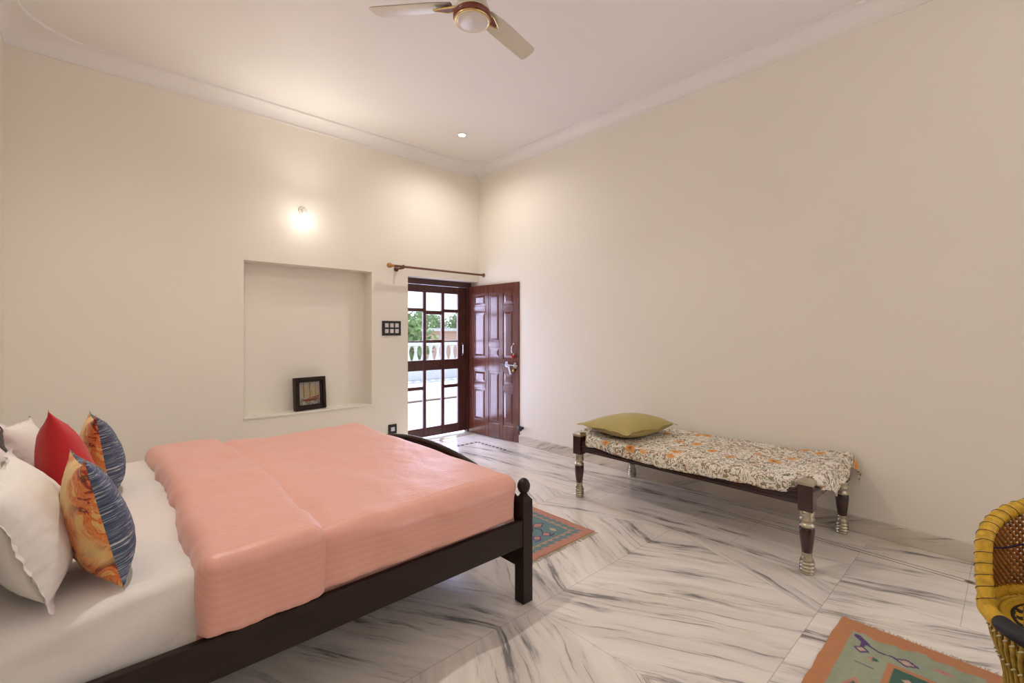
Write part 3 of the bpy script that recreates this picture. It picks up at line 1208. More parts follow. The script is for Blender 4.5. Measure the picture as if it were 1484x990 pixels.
def wr_sheet(p, n):
    d = 0.004 * fbm((p[0] * 3, p[1] * 3, p[2] * 3))
    side = max(0.0, min(1.0, (1.86 - p[1]) / 0.10))
    ph = p[0] * 7 + p[2] * 9 + 1.8 * fbm((p[0] * 2.2, p[2] * 3, 4))
    d += side * (0.010 * sin(ph) + 0.018 * fbm((p[0] * 3 - p[2] * 4, p[2] * 10, 5.0)) + 0.006 * fbm((p[0] * 4 + p[2] * 5, p[2] * 14, 2.0)))
    # fine creases on top
    d += (1 - side) * 0.0022 * (abs(fbm((p[0] * 9, p[1] * 1.5, 7))) - 0.2)
    return n * d


sh = MB(); sh.smooth = True
sh.rbox((-0.416, 1.752, 0.335), (1.58, 3.602, 0.625), 0.065, 0.02, wr_sheet)
tag(sh.build('bed_sheet', M_WHITE, None, (0.6, 2.68, 0.335)), 'white bed sheet covering the head half of the mattress', 'bed sheet')


def tuck(p, dvec):
    q = p + dvec
    if q[2] < 0.452:
        k = min(1.0, (0.452 - q[2]) / 0.012)
        k = k * k * (3 - 2 * k)
        if q[1] < 2.0:
            q[1] = max(q[1], q[1] * (1 - k) + 1.743 * k)
        if q[1] > 3.2:
            q[1] = min(q[1], q[1] * (1 - k) + 3.612 * k)
    return q - p


def wr_duvet(p, n):
    d = 0.010 * fbm((p[0] * 1.8, p[1] * 1.8, p[2] * 3 + 3))
    d += 0.005 * fbm((p[0] * 5, p[1] * 3, p[2] * 6))
    side = max(0.0, min(1.0, (1.84 - p[1]) / 0.10))
    d += side * 0.006 * sin(p[0] * 16 + 3 * fbm((p[0] * 2, p[2] * 5, 1)))
    # gathered tucks low on the side
    low = max(0.0, min(1.0, (0.52 - p[2]) / 0.08)) * side
    d += low * 0.006 * fbm((p[0] * 16, 0, p[2] * 4))
    d -= 0.022 * max(0.0, min(1.0, (0.72 - p[0]) / 0.12))
    # top sinks gently toward the foot edge
    z = 0.004 * sin(p[0] * 4) if p[2] > 0.55 else 0
    return tuck(p, n * d + Vector((0, 0, z)))


dv = thing('duvet', (0.95, 2.66, 0.44), 'peach pink satin striped duvet spread over the bed with folded top', 'duvet')
mb = MB(); mb.smooth = True
mb.rbox((0.40 - .95, 1.705 - 2.66, -0.12), (1.632 - .95, 3.628 - 2.66, 0.230), 0.085, 0.014,
        lambda p, n: wr_duvet(Vector((p[0] + .95, p[1] + 2.66, p[2] + .44)), n), lambda p: (3 + p[1] - p[2],) * 3)
mb.build('duvet_cover', M_DUVET, dv)


def wr_fold(p, n):
    X, Y, Z = p[0] + .95, p[1] + 2.66, p[2] + .44
    d = 0.012 * fbm((X * 2.5, Y * 2.0, Z * 3 + 9)) + 0.003 * fbm((X * 7, Y * 3, Z * 6)) + 0.0012 * fbm((X * 16, Y * 6, Z * 14))
    low = max(0.0, min(1.0, (0.53 - Z) / 0.08)) if Y < 1.8 else 0
    d += low * 0.009 * fbm((X * 20, 0, Z * 3))
    b = max(0.0, min(1.0, (X - 0.30) / 0.30))
    b = b * b * (3 - 2 * b)
    dx = 0.024 * sin(Y * 2.6 + 0.6) * (0.6 + 0.4 * b) + 0.024 * fbm((Y * 3, 0, 0))
    if Y < 1.8:
        dx += 0.05 * (0.62 - Z) * (1 - 1.6 * b) * 0.6
    return tuck(Vector((X, Y, Z)), n * d + Vector((dx, 0, 0)))


mb = MB(); mb.smooth = True
mb.rbox((0.25 - .95, 1.676 - 2.66, -0.09), (0.665 - .95, 3.640 - 2.66, 0.258), 0.060, 0.013, wr_fold, lambda p: (3 + p[1] - p[2],) * 3)
mb.build('folded_edge', M_DUVET, dv)


# ------------------------------------------------------------------ pillows and cushions
def cushion(name, label, cat, c, W, Hh, Tk, mats, rot, flange=0.0, pinch=0.10, n=40, group=None, power=0.55, parent=None, seed=0.0):
    """W along local x, Hh along local z, thickness along local y; c = bottom centre"""
    mb = MB(); mb.smooth = True

    def fn(sg):
        def f(u, v):
            a, b = 2 * u - 1, 2 * v - 1
            x = a * W / 2 * (1 - pinch * (1 - b * b) * a * a)
            z = b * Hh / 2 * (1 - pinch * (1 - a * a) * b * b)
            fa = 1 - flange
            aa, bb = abs(a) / fa, abs(b) / fa
            t = 0
            if aa < 1 and bb < 1:
                t = ((1 - aa ** 2.2) * (1 - bb ** 2.2)) ** power
            if not flange:
                cc = (abs(a) * abs(b)) ** 14
                x += (1 if a > 0 else -1) * 0.012 * cc
                z += (1 if b > 0 else -1) * 0.016 * cc
            th = Tk / 2 * t
            # seam creases running in from the edges, slumped fill
            th *= 1 + 0.05 * fbm((a * 2.2 + seed, b * 2.2, sg)) + (0.10 * (fbm((a * 9 + seed, b * 9, sg * 3)))) * (max(abs(a), abs(b)) ** 3)
            th *= 1.0 - 0.26 * b
            y = sg * (th + 0.0015)
            if flange and (aa >= 0.97 or bb >= 0.97):
                wv = 0.016 * fbm((a * 3.2 + seed, b * 3.2, 5))
                y += wv
            return (x, y, z + Hh / 2)
        return f
    mb.mat_i = 0
    mb.grid(fn(-1), n, n)
    mb.mat_i = 1 if isinstance(mats, (list, tuple)) and len(mats) > 1 else 0
    g = fn(1)
    mb.grid(lambda u, v: g(1 - u, v), n, n)
    o = mb.build(name, mats, parent)
    o.location = c
    o.rotation_euler = rot
    m = o.modifiers.new('weld', 'WELD')
    m.merge_threshold = 0.0035
    if label:
        tag(o, label, cat, group)
    return o


ZT = 0.631
# local x -> world Y (rot z 90): local -y face looks toward +X
def R3(lean, yaw=0.0, roll=0.0):
    """upright, width along world +Y, leaning back toward -X by lean degrees"""
    m = Matrix.Rotation(radians(90 + yaw), 4, 'Z') @ Matrix.Rotation(radians(-lean), 4, 'X') @ Matrix.Rotation(radians(roll), 4, 'Y')
    return m.to_euler()

# back row of white pillows against the headboard
cushion('pillow', 'white pillow at the far back, its rounded edge showing at the left frame', 'pillow', (-0.205, 2.42, ZT), 0.50, 0.38, 0.13, M_WHITE, R3(10, 3), 0.08, 0.05, 44, 'white pillows', seed=1.0)
cushion('pillow', 'white flanged pillow with pointed corners behind the red cushion', 'pillow', (-0.155, 2.95, ZT), 0.62, 0.40, 0.14, M_WHITE, R3(14, -4, 6), 0.12, 0.13, 44, 'white pillows', seed=2.0)
cushion('pillow', 'large white pillow propped nearest the camera at the left', 'pillow', (-0.085, 2.09, ZT), 0.66, 0.375, 0.20, M_WHITE, R3(19, 1), 0.10, 0.05, 60, 'white pillows', seed=3.0)
cushion('cushion', 'plain crimson red square cushion leaning on the white pillows', 'cushion', (-0.025, 2.55, ZT), 0.38, 0.45, 0.165, M_CUSHRED, R3(12, 5, 9), 0.0, 0.10, 44, power=0.5, seed=4.0)
cushion('cushion', 'blue striped and orange floral cushion farthest from the camera', 'cushion', (0.06, 2.98, ZT), 0.36, 0.37, 0.16, [M_BLUE, M_FLORAL], R3(8, 4, 4), 0.0, 0.09, 44, 'blue and orange floral cushions', power=0.5, seed=5.0)
cushion('cushion', 'blue striped and orange floral cushion in front, beside the large white pillow', 'cushion', (0.052, 1.985, ZT - 0.006), 0.36, 0.385, 0.150, [M_BLUE, M_FLORAL], R3(12, 7, 5), 0.0, 0.09, 52, 'blue and orange floral cushions', power=0.5, seed=6.0)

# ------------------------------------------------------------------ cot (charpai)
CX, CY = 3.47, 1.665
cot = thing('cot', (CX, CY, 0), 'dark maroon charpai cot with turned legs and white metal fittings', 'cot')
HXc, HYc = 0.40, 0.845
for sx in (-1, 1):
    for sy in (-1, 1):
        x, y = sx * HXc, sy * HYc
        mb = MB()
        mb.box(x - 0.039, y - 0.039, 0.365, x + 0.039, y + 0.039, 0.525, 0.003)
        leg = mb.build('leg', M_COTWOOD, cot, fix=False)
        mb = MB(); mb.smooth = True
        mb.lathe([(0.036, 0.272), (0.039, 0.262), (0.039, 0.235), (0.035, 0.19), (0.030, 0.15), (0.027, 0.122)], (x, y, 0), 24)
        mb.build('turned_shaft', M_COTWOOD, leg, fix=True)
        mb = MB(); mb.smooth = True
        mb.lathe([(0.026, 0.128), (0.028, 0.12), (0.028, 0.112), (0.024, 0.108), (0.027, 0.096), (0.036, 0.078), (0.025, 0.073), (0.038, 0.067), (0.039, 0.058), (0.026, 0.052),
                  (0.039, 0.047), (0.040, 0.038), (0.026, 0.032), (0.039, 0.027), (0.039, 0.018), (0.026, 0.012), (0.035, 0.008), (0.033, 0.0)], (x, y, 0), 24)
        mb.build('metal_foot', M_SILVER, leg, fix=True)['label'] = 'ringed white metal foot'
        mb = MB(); mb.smooth = True
        mb.lathe([(0.036, 0.368), (0.037, 0.352), (0.038, 0.340), (0.033, 0.332), (0.039, 0.322), (0.040, 0.314), (0.034, 0.306), (0.028, 0.300), (0.034, 0.290), (0.040, 0.282), (0.040, 0.274), (0.036, 0.270)], (x, y, 0), 24)
        mb.build('metal_collar', M_SILVER, leg, fix=True)['label'] = 'ringed white metal collar'
        mb = MB()
        mb.box(x - 0.0405, y - 0.0405, 0.515, x + 0.0405, y + 0.0405, 0.535, 0.002)
        z = 0.535
        a, b = 0.0385, 0.024
        mb.add([(x - a, y - a, z), (x + a, y - a, z), (x + a, y + a, z), (x - a, y + a, z), (x - b, y - b, z + .012), (x + b, y - b, z + .012), (x + b, y + b, z + .012), (x - b, y + b, z + .012)],
               [(0, 1, 5, 4), (1, 2, 6, 5), (2, 3, 7, 6), (3, 0, 4, 7), (4, 5, 6, 7)])
        mb.build('metal_cap', M_SILVER, leg)['label'] = 'white metal cap on post'
for sx in (-1, 1):
    mb = MB()
    x = sx * HXc
    mb.box(x - 0.022, -HYc + 0.037, 0.392, x + 0.022, HYc - 0.037, 0.482, 0.004)
    for z in (0.405, 0.432, 0.458):
        mb.box(x - 0.028, -HYc + 0.038, z, x + 0.028, HYc - 0.038, z + 0.014, 0.004)
    mb.build('side_rail', M_COTWOOD, cot)
for sy in (-1, 1):
    mb = MB()
    y = sy * HYc
    mb.box(-HXc + 0.037, y - 0.02, 0.400, HXc - 0.037, y + 0.02, 0.475, 0.004)
    mb.build('end_rail', M_COTWOOD, cot)
mb = MB()
for i in range(9):
    mb.box(-HXc + 0.02, -HYc + 0.06 + i * 0.195, 0.470, HXc - 0.02, -HYc + 0.06 + i * 0.195 + 0.13, 0.474)
for i in range(5):
    mb.box(-HXc + 0.04 + i * 0.155, -HYc + 0.02, 0.4745, -HXc + 0.04 + i * 0.155 + 0.10, HYc - 0.02, 0.478)
mb.build('webbing', simple('cotton_webbing', (0.5, 0.42, 0.3), 0.9), cot)

# printed coverlet
def coverlet():
    mb = MB(); mb.smooth = True
    NA, NB = 92, 190
    FXX, RXX = -0.437, 0.458     # front and rear edges (local)
    def P(u, v):
        # v along the cot: far end (+y) v=1 ; near/right end v=0
        L = 0.885
        s = -1.02 + 2.06 * v        # length coordinate incl. overhang
        y = max(-L, min(L, s))
        over = abs(s) - L if abs(s) > L else 0.0
        # width path: hem drop at the front, top, short drop at the back
        near_post = max(0.0, (abs(s) - 0.72) / 0.13)
        near_post = min(1.0, near_post)
        near_post = near_post * near_post * (3 - 2 * near_post)
        fx = FXX + 0.100 * near_post
        drop = 0.060 * (1 - near_post) + 0.010 + 0.010 * sin(s * 5 + 1)
        drop_b = 0.07
        Wt = RXX - fx
        tot = drop + Wt + drop_b
        w = u * tot
        r = 0.02
        ztop = 0.535 + 0.010 * fbm((u * 5, s * 4, 1)) + 0.006 * fbm((u * 14, s * 12, 2)) + 0.002 * fbm((u * 40, s * 30, 2))
        ztop += 0.030 * max(0, (abs(s) - 0.62) / 0.26) * min(1, max(0, (w - drop) / 0.12))
        ztop -= 0.014 * (1 - (s / 0.9) ** 2)
        if w < drop:
            x, z = fx - 0.006 * (1 - w / drop), ztop - 0.018 - (drop - w)
            x += 0.006 * sin(s * 24 + 2 * fbm((s * 3, 0, 0)))
        elif w < drop + Wt:
            x = fx + (w - drop)
            e = min(w - drop, drop + Wt - w)
            z = ztop - 0.018 * max(0, 1 - e / 0.035) ** 2
        else:
            x, z = RXX + 0.004, ztop - 0.018 - (w - drop - Wt)
        if over > 0:
            # hang over the end rails with soft folds
            z2 = z
            sg = -1 if s < 0 else 1
            k = 0.9 if s < 0 else 0.62
            fall = over * k * (1.0 + 0.35 * sin(u * 7 + (0.4 if s < 0 else 2.4))) * (0.35 + 0.65 * min(1, u / 0.25))
            z = z2 - fall
            y = sg * (L + 0.012 + 0.030 * (1 - math.exp(-over * 16)) + 0.012 * sin(u * 17 + s * 2) * min(1, over * 12))
            if s < 0:
                # cloth is drawn in behind the front post and dips in the middle
                z -= 0.060 * math.exp(-((u - 0.45) / 0.20) ** 2) * min(1, over * 9)
        return (x, y, z)
    mb.grid(P, NA, NB)
    o = mb.build('coverlet', M_COTPRINT, None)
    o.location = (CX, CY, 0)
    m = o.modifiers.new('thick', 'SOLIDIFY')
    m.thickness = 0.010
    m.offset = -1
    tag(o, 'white coverlet with orange flower print spread over the maroon cot', 'coverlet')
coverlet()
# olive pillow lying on the far end of the cot
pl = cushion('pillow', 'olive green pillow lying on the far end of the floral cot', 'pillow', (3.47, 2.30, 0.60), 0.68, 0.54, 0.17, M_OLIVE, (0, 0, 0), 0.07, 0.04, 48, seed=9.0)
pl.matrix_world = Matrix.Translation((3.385, 2.245, 0.612)) @ Matrix.Rotation(radians(-4), 4, 'Z') @ Matrix.Rotation(radians(-90), 4, 'X') @ Matrix.Translation((0, 0, -0.27))

# ------------------------------------------------------------------ rugs
def rug(name, label, c, LX, LY, colfn, fringe_axis, grp):
    """LX, LY full sizes; colfn(x,y) in metres measured from the corner (+x,+y... local)"""
    o = thing(name, c, label, 'rug', group=grp)
    mb = MB()
    st_ = 0.0055
    nx, ny = int(LX / st_), int(LY / st_)

    def pos(u, v):
        x, y = (u - 0.5) * LX, (v - 0.5) * LY
        wob = 0.004 * fbm((x * 5, y * 5, 1))
        ex = 0.006 * fbm((y * 6, 3, 0)) * (2 * abs(u - 0.5)) ** 6
        ey = 0.006 * fbm((x * 6, 9, 0)) * (2 * abs(v - 0.5)) ** 6
        return (x + ex, y + ey, 0.0065 + 0.001 * wob)
    mb.grid(pos, nx, ny, colfn=lambda u, v: colfn(u * LX, v * LY))
    mb.smooth = False
    n0 = len(mb.v)
    mb.box(-LX / 2 + .002, -LY / 2 + .002, 0.0002, LX / 2 - .002, LY / 2 - .002, 0.0060)
    while len(mb.c) < len(mb.v):
        mb.c.append((0.5, 0.3, 0.18, 1))
    mb.build('rug_weave', M_RUG, o)
    fb = MB()
    rnd = random.Random(3)
    L_ = LX if fringe_axis == 'y' else LY
    H_ = LY if fringe_axis == 'y' else LX
    for sg in (-1, 1):
        k = -L_ / 2 + 0.004
        while k < L_ / 2:
            d1 = 0.018 + rnd.random() * 0.016
            s1 = (rnd.random() - 0.5) * 0.022
            a, b = (k, sg * (H_ / 2 - 0.003)), (k + s1, sg * (H_ / 2 + d1))
            if fringe_axis == 'x':
                a, b = (a[1], a[0]), (b[1], b[0])
            fb.tube([(a[0], a[1], 0.004), (b[0], b[1], 0.002)], 0.0014, 5)
            k += 0.0062 + rnd.random() * 0.002
    f_ = fb.build('fringe', M_FRINGE, o)
    f_['kind'] = 'stuff'
    f_['label'] = 'short pale fringe'
    return o


ORANGE, FIELD, DGREEN, PURPLE, CREAM, ROSE, TEAL = (0.46, 0.20, 0.085), (0.30, 0.335, 0.225), (0.045, 0.12, 0.085), (0.085, 0.045, 0.14), (0.50, 0.37, 0.25), (0.48, 0.22, 0.16), (0.12, 0.21, 0.21)


def seg(x, y, a, b):
    dx, dy = b[0] - a[0], b[1] - a[1]
    t = max(0, min(1, ((x - a[0]) * dx + (y - a[1]) * dy) / (dx * dx + dy * dy)))
    return hypot(x - a[0] - t * dx, y - a[1] - t * dy)


def rug2col(LX, LY):
    def f(x, y):
        # distances from the far (+y) and right (+x) edges; mirrored for the other half
        dx, dy = LX - x, LY - y
        mx, my = min(x, dx), min(y, dy)
        jag = 0.012 * (round(2.2 * fbm((dy * 4, 1, 0)) + (0.5 if int(dy / 0.045) % 2 else -0.5)))
        if my < 0.062 or mx < 0.085 + jag:
            c = ORANGE
        else:
            if 0.24 - 0 < mx and 0.215 < my:
                if mx < 0.262 or my < 0.235:
                    c = ORANGE
                else:
                    c = DGREEN
                    if abs(((mx - 0.26) % 0.13) - 0.065) + abs(((my - 0.235) % 0.10) - 0.05) < 0.020:
                        c = PURPLE if int(mx / 0.13) % 2 else CREAM
            else:
                c = FIELD
                n = fbm((x * 3, y * 14, 2))
                c = tuple(a * (1 + 0.10 * n) for a in c)
                q, w = (mx, my)
                stems = [((0.125, 0.085), (0.165, 0.125), 0.013), ((0.165, 0.125), (0.19, 0.175), 0.005), ((0.19, 0.175), (0.185, 0.225), 0.005), ((0.160, 0.120), (0.20, 0.115), 0.009)]
                for a, b, r in stems:
                    if seg(q, w, a, b) < r:
                        c = PURPLE
                d = abs(q - 0.190) / 0.030 + abs(w - 0.265) / 0.045
                if d < 1:
                    c = CREAM if d < 0.6 else PURPLE
                d = abs(q - 0.222) / 0.030 + abs(w - 0.118) / 0.030
                if d < 1:
                    c = CREAM if d < 0.6 else PURPLE
                if seg(q, w, (0.33, 0.115), (0.33, 0.175)) < 0.004 and mx == dx:
                    c = PURPLE
                d = abs(q - 0.262) / 0.018 + abs(w - 0.165) / 0.024
                if d < 1:
                    c = DGREEN if w > 0.16 else ROSE
                # larger leaf motif
                e = abs(q - 0.150) / 0.035 + abs(w - 0.42) / 0.085
                if e < 1:
                    c = DGREEN if e < 0.62 else ROSE
                e = abs(q - 0.52) / 0.085 + abs(w - 0.14) / 0.035
                if e < 1:
                    c = DGREEN if e < 0.62 else ROSE
        return c
    return f


def rug1col(LX, LY):
    def f(x, y):
        mx, my = min(x, LX - x), min(y, LY - y)
        m = min(mx, my)
        jag = 0.008 * (1 if int((x + y) / 0.03) % 2 else -1)
        if m < 0.065 + jag:
            return ROSE if m > 0.01 else ORANGE
        if m < 0.105 + jag:
            return TEAL
        if m < 0.125:
            return (0.42, 0.27, 0.18)
        c = TEAL
        u, v = mx - 0.125, my - 0.125
        for cx, cy, rx, ry, col in ((0.07, 0.09, 0.022, 0.035, CREAM), (0.16, 0.07, 0.03, 0.03, ROSE), (0.24, 0.11, 0.02, 0.035, CREAM), (0.10, 0.21, 0.045, 0.03, ROSE), (0.20, 0.24, 0.03, 0.05, ROSE), (0.08, 0.33, 0.03, 0.03, CREAM), (0.2, 0.40, 0.05, 0.04, ROSE)):
            d = abs(u - cx) / rx + abs(v - cy) / ry
            if d < 1:
                c = col
            elif d < 1.35:
                c = PURPLE if int(cx * 100) % 2 == 0 else c
        for a, b in (((0.16, 0.10), (0.13, 0.15)), ((0.13, 0.15), (0.16, 0.20)), ((0.16, 0.20), (0.20, 0.16)), ((0.11, 0.04), (0.16, 0.03)), ((0.22, 0.03), (0.26, 0.06))):
            if seg(u, v, a, b) < 0.006:
                c = PURPLE
        return c
    return f


GR = None
rug('rug', 'teal cotton rug with rose border lying beyond the foot of the bed', (2.60 - 0.33, 1.99 + 0.56, 0), 0.66, 1.12, rug1col(0.66, 1.12), 'y', GR)
rug('rug', 'sage green rug with orange border beside the cane chair', (2.72 - 0.62, 0.577 - 0.375, 0), 1.24, 0.75, rug2col(1.24, 0.75), 'x', GR)

# ------------------------------------------------------------------ cane chair
KX, KY = 2.47, -0.205
ch = thing('cane_chair', (KX, KY, 0.0085), 'round yellow rope and bamboo cane chair at the right edge', 'chair')
RS = 0.285            # rim radius at the seat
ZS = 0.387
A0 = radians(106)     # where the arm meets the seat rim


def backrim(t):
    """t in -1..1 round the back; returns point of the rim"""
    a = t * A0
    k = abs(t)
    # from seat rim up: front ends rise quickly, then a tall arch
    if k > 0.80:
        s = (1 - k) / 0.20
        z = ZS + (0.200) * s
        a = (0.80 + 0.20 * (k - 0.80) / 0.20) * A0 * (1 if t > 0 else -1)
    else:
        z = ZS + 0.200 + 0.160 * (1 - (k / 0.80) ** 1.7) ** 0.85
    flare = 1.0 + 0.03 * min(1, (z - ZS) / 0.4)
    return (RS * flare * cos(a), RS * flare * sin(a), z)


mb = MB(); mb.smooth = True
N = 150
raw = [Vector(backrim(-1 + 2 * i / 600)) for i in range(601)]
acc = [0.0]
for i in range(600):
    acc.append(acc[-1] + (raw[i + 1] - raw[i]).length)
pts, k = [], 0
for i in range(N + 1):
    d = acc[-1] * i / N
    while k < 599 and acc[k + 1] < d:
        k += 1
    pts.append(raw[k].lerp(raw[k + 1], min(1, (d - acc[k]) / max(1e-9, acc[k + 1] - acc[k]))))
mb.tube(pts, lambda i: 0.0245 + 0.0010 * sin(i * 1.9), 16)
rim = mb.build('back_rim', M_YROPE, ch)
rim['label'] = 'thick yellow rope wrapped rim'
mb = MB(); mb.smooth = True
helix = []
NH = 34 * 18
for q in range(NH + 1):
    f = 3 + (N - 6) * q / NH
    i0 = int(f)
    P0, P1 = Vector(pts[i0]), Vector(pts[min(i0 + 1, N)])
    c = P0.lerp(P1, f - i0)
    t = (Vector(pts[min(i0 + 1, N)]) - Vector(pts[max(i0 - 1, 0)])).normalized()
    u = t.cross(Vector((cos(0.01), sin(0.01), 0)) if abs(t.z) > 0.9 else Vector((0, 0, 1))).normalized()
    rad = Vector((c[0], c[1], 0)).normalized()
    u = (rad - t * rad.dot(t)).normalized()
    w = t.cross(u)
    g = 2 * pi * q / 18
    helix.append(c + (u * cos(g) + w * sin(g)) * 0.0262)
mb.tube(helix, 0.0010, 5)
mb.build('rim_thread', M_THREAD, rim)

# seat rim: yellow sides, black padded front
def seatp(a, r=RS, z=ZS):
    return (r * cos(a), r * sin(a), z)
mb = MB(); mb.smooth = True
mb.tube([seatp(radians(-106 + 212 * i / 60)) for i in range(61)], 0.024, 14)
for s_ in (-1, 1):
    mb.tube([seatp(s_ * radians(102 + 20 * i / 10)) for i in range(11)], 0.027, 14)
mb.build('seat_rim', M_YROPE, ch)
mb = MB(); mb.smooth = True
mb.tube([seatp(radians(120 + 120 * i / 30)) for i in range(31)], lambda i: 0.0285 if 0 < i < 30 else 0.024, 16)
mb.build('front_roll', M_BTAPE, ch)['label'] = 'black taped front roll'
# back lattice: two layers of slanting canes on the curved back
for layer, (sl, rr, mat) in enumerate(((1, -0.004, M_CANE), (-1, 0.008, M_CANE))):
    mb = MB(); mb.smooth = True
    n = 46
    for i in range(-26, n + 26):
        t0 = -1 + 2 * i / n
        P = []
        for k in range(15):
            zz = ZS + 0.01 + 0.39 * k / 14
            tt = t0 + sl * 0.62 * (k / 14)
            if abs(tt) > 0.985:
                continue
            top = backrim(tt)[2]
            if zz > top - 0.005:
                continue
            a = tt * A0
            fl_ = 1.0 + 0.03 * min(1, (zz - ZS) / 0.4)
            r = RS * fl_ + rr
            P.append((r * cos(a), r * sin(a), zz))
        if len(P) > 1:
            mb.tube(P, 0.0062 if layer == 0 else 0.005, 6)
    mb.build('back_lattice', mat, ch)['label'] = 'slanting brown canes'
mb = MB(); mb.smooth = True
for zz in (0.56,):
    mb.tube([((RS * 1.015 - 0.014) * cos(A0 * t / 20), (RS * 1.015 - 0.014) * sin(A0 * t / 20), zz + 0.006 * sin(t)) for t in range(-17, 18)], 0.0035, 6)
mb.build('back_thread', M_THREAD, ch)
# seat: black and yellow woven disc
mb = MB()
Rd = 0.243
mb.smooth = True


def seatcol(u, v):
    r = v * Rd
    a = u * 2 * pi
    x, y = r * cos(a), r * sin(a)
    if v > 0.90:
        return (0.60, 0.36, 0.02)
    i, j = int((x + 1) / 0.030), int((y + 1) / 0.018)
    if v > 0.86:
        return (0.02, 0.015, 0.01)
    return (0.60, 0.38, 0.03) if (i + j) % 2 else (0.015, 0.012, 0.01)
mb.grid(lambda u, v: (v * Rd * cos(u * 2 * pi), v * Rd * sin(u * 2 * pi), 0.372 + 0.0015 * sin(v * 60)), 420, 90, wrap_u=True, colfn=seatcol)
mb.build('seat_weave', M_RUG, ch)['label'] = 'black and yellow checkered woven seat'
mb = MB(); mb.smooth = True
mb.tube([(Rd * cos(2 * pi * i / 48), Rd * sin(2 * pi * i / 48), 0.374) for i in range(48)], 0.009, 8, closed=True)
nn = 70
for i in range(nn):
    a = 2 * pi * i / nn
    mb.tube([(Rd * cos(a), Rd * sin(a), 0.374), (RS * cos(a + 0.10), RS * sin(a + 0.10), 0.374)], 0.0065, 6)
mb.build('seat_border', M_YWEAVE, ch)
# base: slanting canes drawn in at the waist
mb = MB(); mb.smooth = True


def baser(z):
    k = z / ZS
    return 0.245 - 0.018 * sin(min(1, k / 0.75) * pi) + 0.036 * max(0, (k - 0.3) / 0.7) ** 1.3
for sl in (-1, 1):
    for i in range(64):
        a0 = 2 * pi * i / 64
        P = []
        for k in range(9):
            z = 0.012 + (ZS - 0.015) * k / 8
            r = baser(z) + (0.004 if sl > 0 else -0.004)
            a = a0 + sl * 0.35 * (k / 8)
            P.append((r * cos(a), r * sin(a), z))
        mb.tube(P, 0.0058, 6)
mb.build('base_canes', M_CANEY, ch)
mb = MB(); mb.smooth = True
mb.tube([(0.238 * cos(2 * pi * i / 40), 0.238 * sin(2 * pi * i / 40), 0.016) for i in range(40)], 0.016, 10, closed=True)
mb.build('base_ring', M_YROPE, ch)
for z in (0.335, 0.24):
    mb = MB(); mb.smooth = True
    r = baser(z) + 0.011
    for i in range(64):
        a = 2 * pi * i / 64
        mb.tube([(r * cos(a), r * sin(a), z - 0.006), (r * cos(a + 0.055), r * sin(a + 0.055), z + 0.006)], 0.0032, 5)
    mb.build('base_binding', M_PALE, ch)['label'] = 'pale binding stitches'

# ------------------------------------------------------------------ outside: verandah, terrace, balustrade, trees
M_VER = simple('verandah_tiles', (0.34, 0.36, 0.40), 0.6, 0, 0.06, 3)
M_TER = simple('terrace_floor', (0.62, 0.60, 0.56), 0.8, 0, 0.08, 1.5)
M_BAL = simple('white_balustrade_plaster', (0.72, 0.70, 0.66), 0.8, 0, 0.05, 3)
M_PEACH = simple('peach_render', (0.62, 0.40, 0.30), 0.9, 0, 0.05, 1)
struct('floor_verandah', MB().box(0.0, WN + T, -0.14, 9.0, 8.1, -0.015), M_VER)
struct('trim_5', MB().box(0.0, 8.1, -0.25, 12.0, 8.22, 0.02, 0.004), simple('brown_step_edge', (0.22, 0.13, 0.09), 0.6))
struct('floor_terrace', MB().box(-10, 8.22, -0.30, 40.0, 14.5, -0.02), M_TER)
GB = 'terrace balustrade balusters'
bt = thing('balustrade', (9.0, 12.0, -0.02), 'white terrace balustrade seen through the mesh door', 'balustrade')
MB().box(-9, -0.14, 0, 9, 0.14, 0.30, 0.01).build('plinth', M_BAL, bt)
MB().box(-9, -0.12, 1.00, 9, 0.12, 1.12, 0.02).build('top_rail', M_BAL, bt)
bal0 = None
xs = -3.2
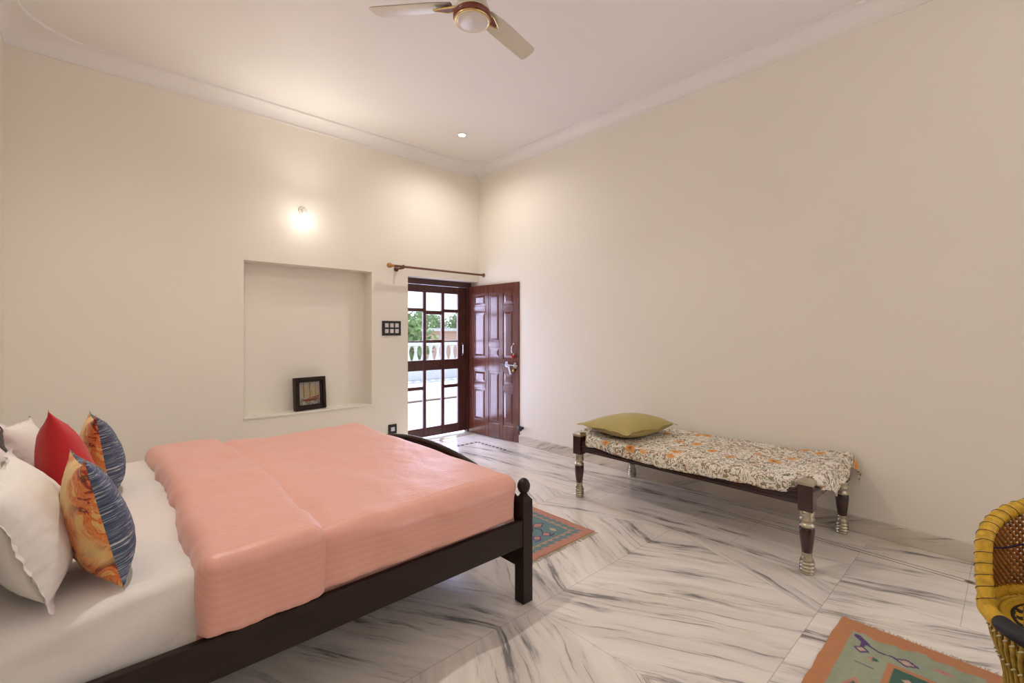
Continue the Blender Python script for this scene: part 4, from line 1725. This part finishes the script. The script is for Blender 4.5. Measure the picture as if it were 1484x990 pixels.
while xs < 3.2:
    if bal0 is None:
        mb = MB(); mb.smooth = True
        mb.lathe([(0.07, 0.30), (0.07, 0.34), (0.04, 0.37), (0.055, 0.42), (0.085, 0.52), (0.08, 0.60), (0.045, 0.74), (0.035, 0.84), (0.055, 0.88), (0.04, 0.92), (0.075, 0.96), (0.075, 1.0)], (0, 0, 0), 14)
        bal0 = mb.build('baluster', M_BAL, bt, fix=True)
        b = bal0
    else:
        b = bal0.copy()
        COL.objects.link(b)
        b.parent = bt
    b.location = (xs, 0, 0)
    xs += 0.26
ho = thing('house', (20.0, 32.0, -3.0), 'low peach rendered house beyond the terrace', 'building')
MB().box(-0.2, 0, 0, 16, 6, 4.45).build('wall', M_PEACH, ho)
MB().box(-0.5, -0.3, 4.45, 16.3, 6.3, 4.7).build('roof_slab', M_BAL, ho)
struct('ground', MB().box(-60, 14.5, -3.3, 120, 120, -3.0), simple('dry_ground', (0.30, 0.24, 0.16), 0.95))


def tree(x, y, r, h, label, seed):
    t = thing('tree', (x, y, -3.0), label, 'tree', group='trees beyond the terrace')
    mb = MB(); mb.smooth = True
    mb.tube([(0, 0, 0), (0.1, 0, h * 0.4), (0, 0.1, h * 0.75)], lambda i: 0.25 - 0.06 * i, 10)
    mb.build('trunk', simple('bark', (0.10, 0.07, 0.04), 0.95), t)
    rnd = random.Random(seed)
    mb = MB()
    for i in range(2600):
        th, ph = rnd.random() * 2 * pi, math.acos(2 * rnd.random() - 1)
        q = r * (0.55 + 0.45 * rnd.random()) * (1 + 0.25 * noise.noise(Vector((cos(th) * 2 + seed, sin(th) * 2, cos(ph) * 2))))
        c = Vector((q * sin(ph) * cos(th), q * sin(ph) * sin(th), h + 0.75 * q * cos(ph)))
        s_ = 0.10 + 0.10 * rnd.random()
        a = Vector((rnd.random() - .5, rnd.random() - .5, rnd.random() - .5)).normalized()
        b = a.cross(Vector((rnd.random() - .5, rnd.random() - .5, rnd.random() - .5))).normalized()
        mb.add([c - a * s_, c - b * s_ * .5, c + a * s_, c + b * s_ * .5], [(0, 1, 2, 3)])
    mb.build('foliage', M_LEAF, t)


M_LEAF = simple('green_leaves', (0.17, 0.30, 0.08), 0.7, 0, 0.25, 2)
tree(10.0, 18.6, 1.7, 4.1, 'bright green tree behind the left pane of the mesh door', 1)
tree(25.6, 41.0, 2.3, 4.7, 'darker green tree behind the middle panes of the mesh door', 2)
tree(30.8, 41.5, 2.3, 4.9, 'rounded green tree behind the right pane of the mesh door', 3)
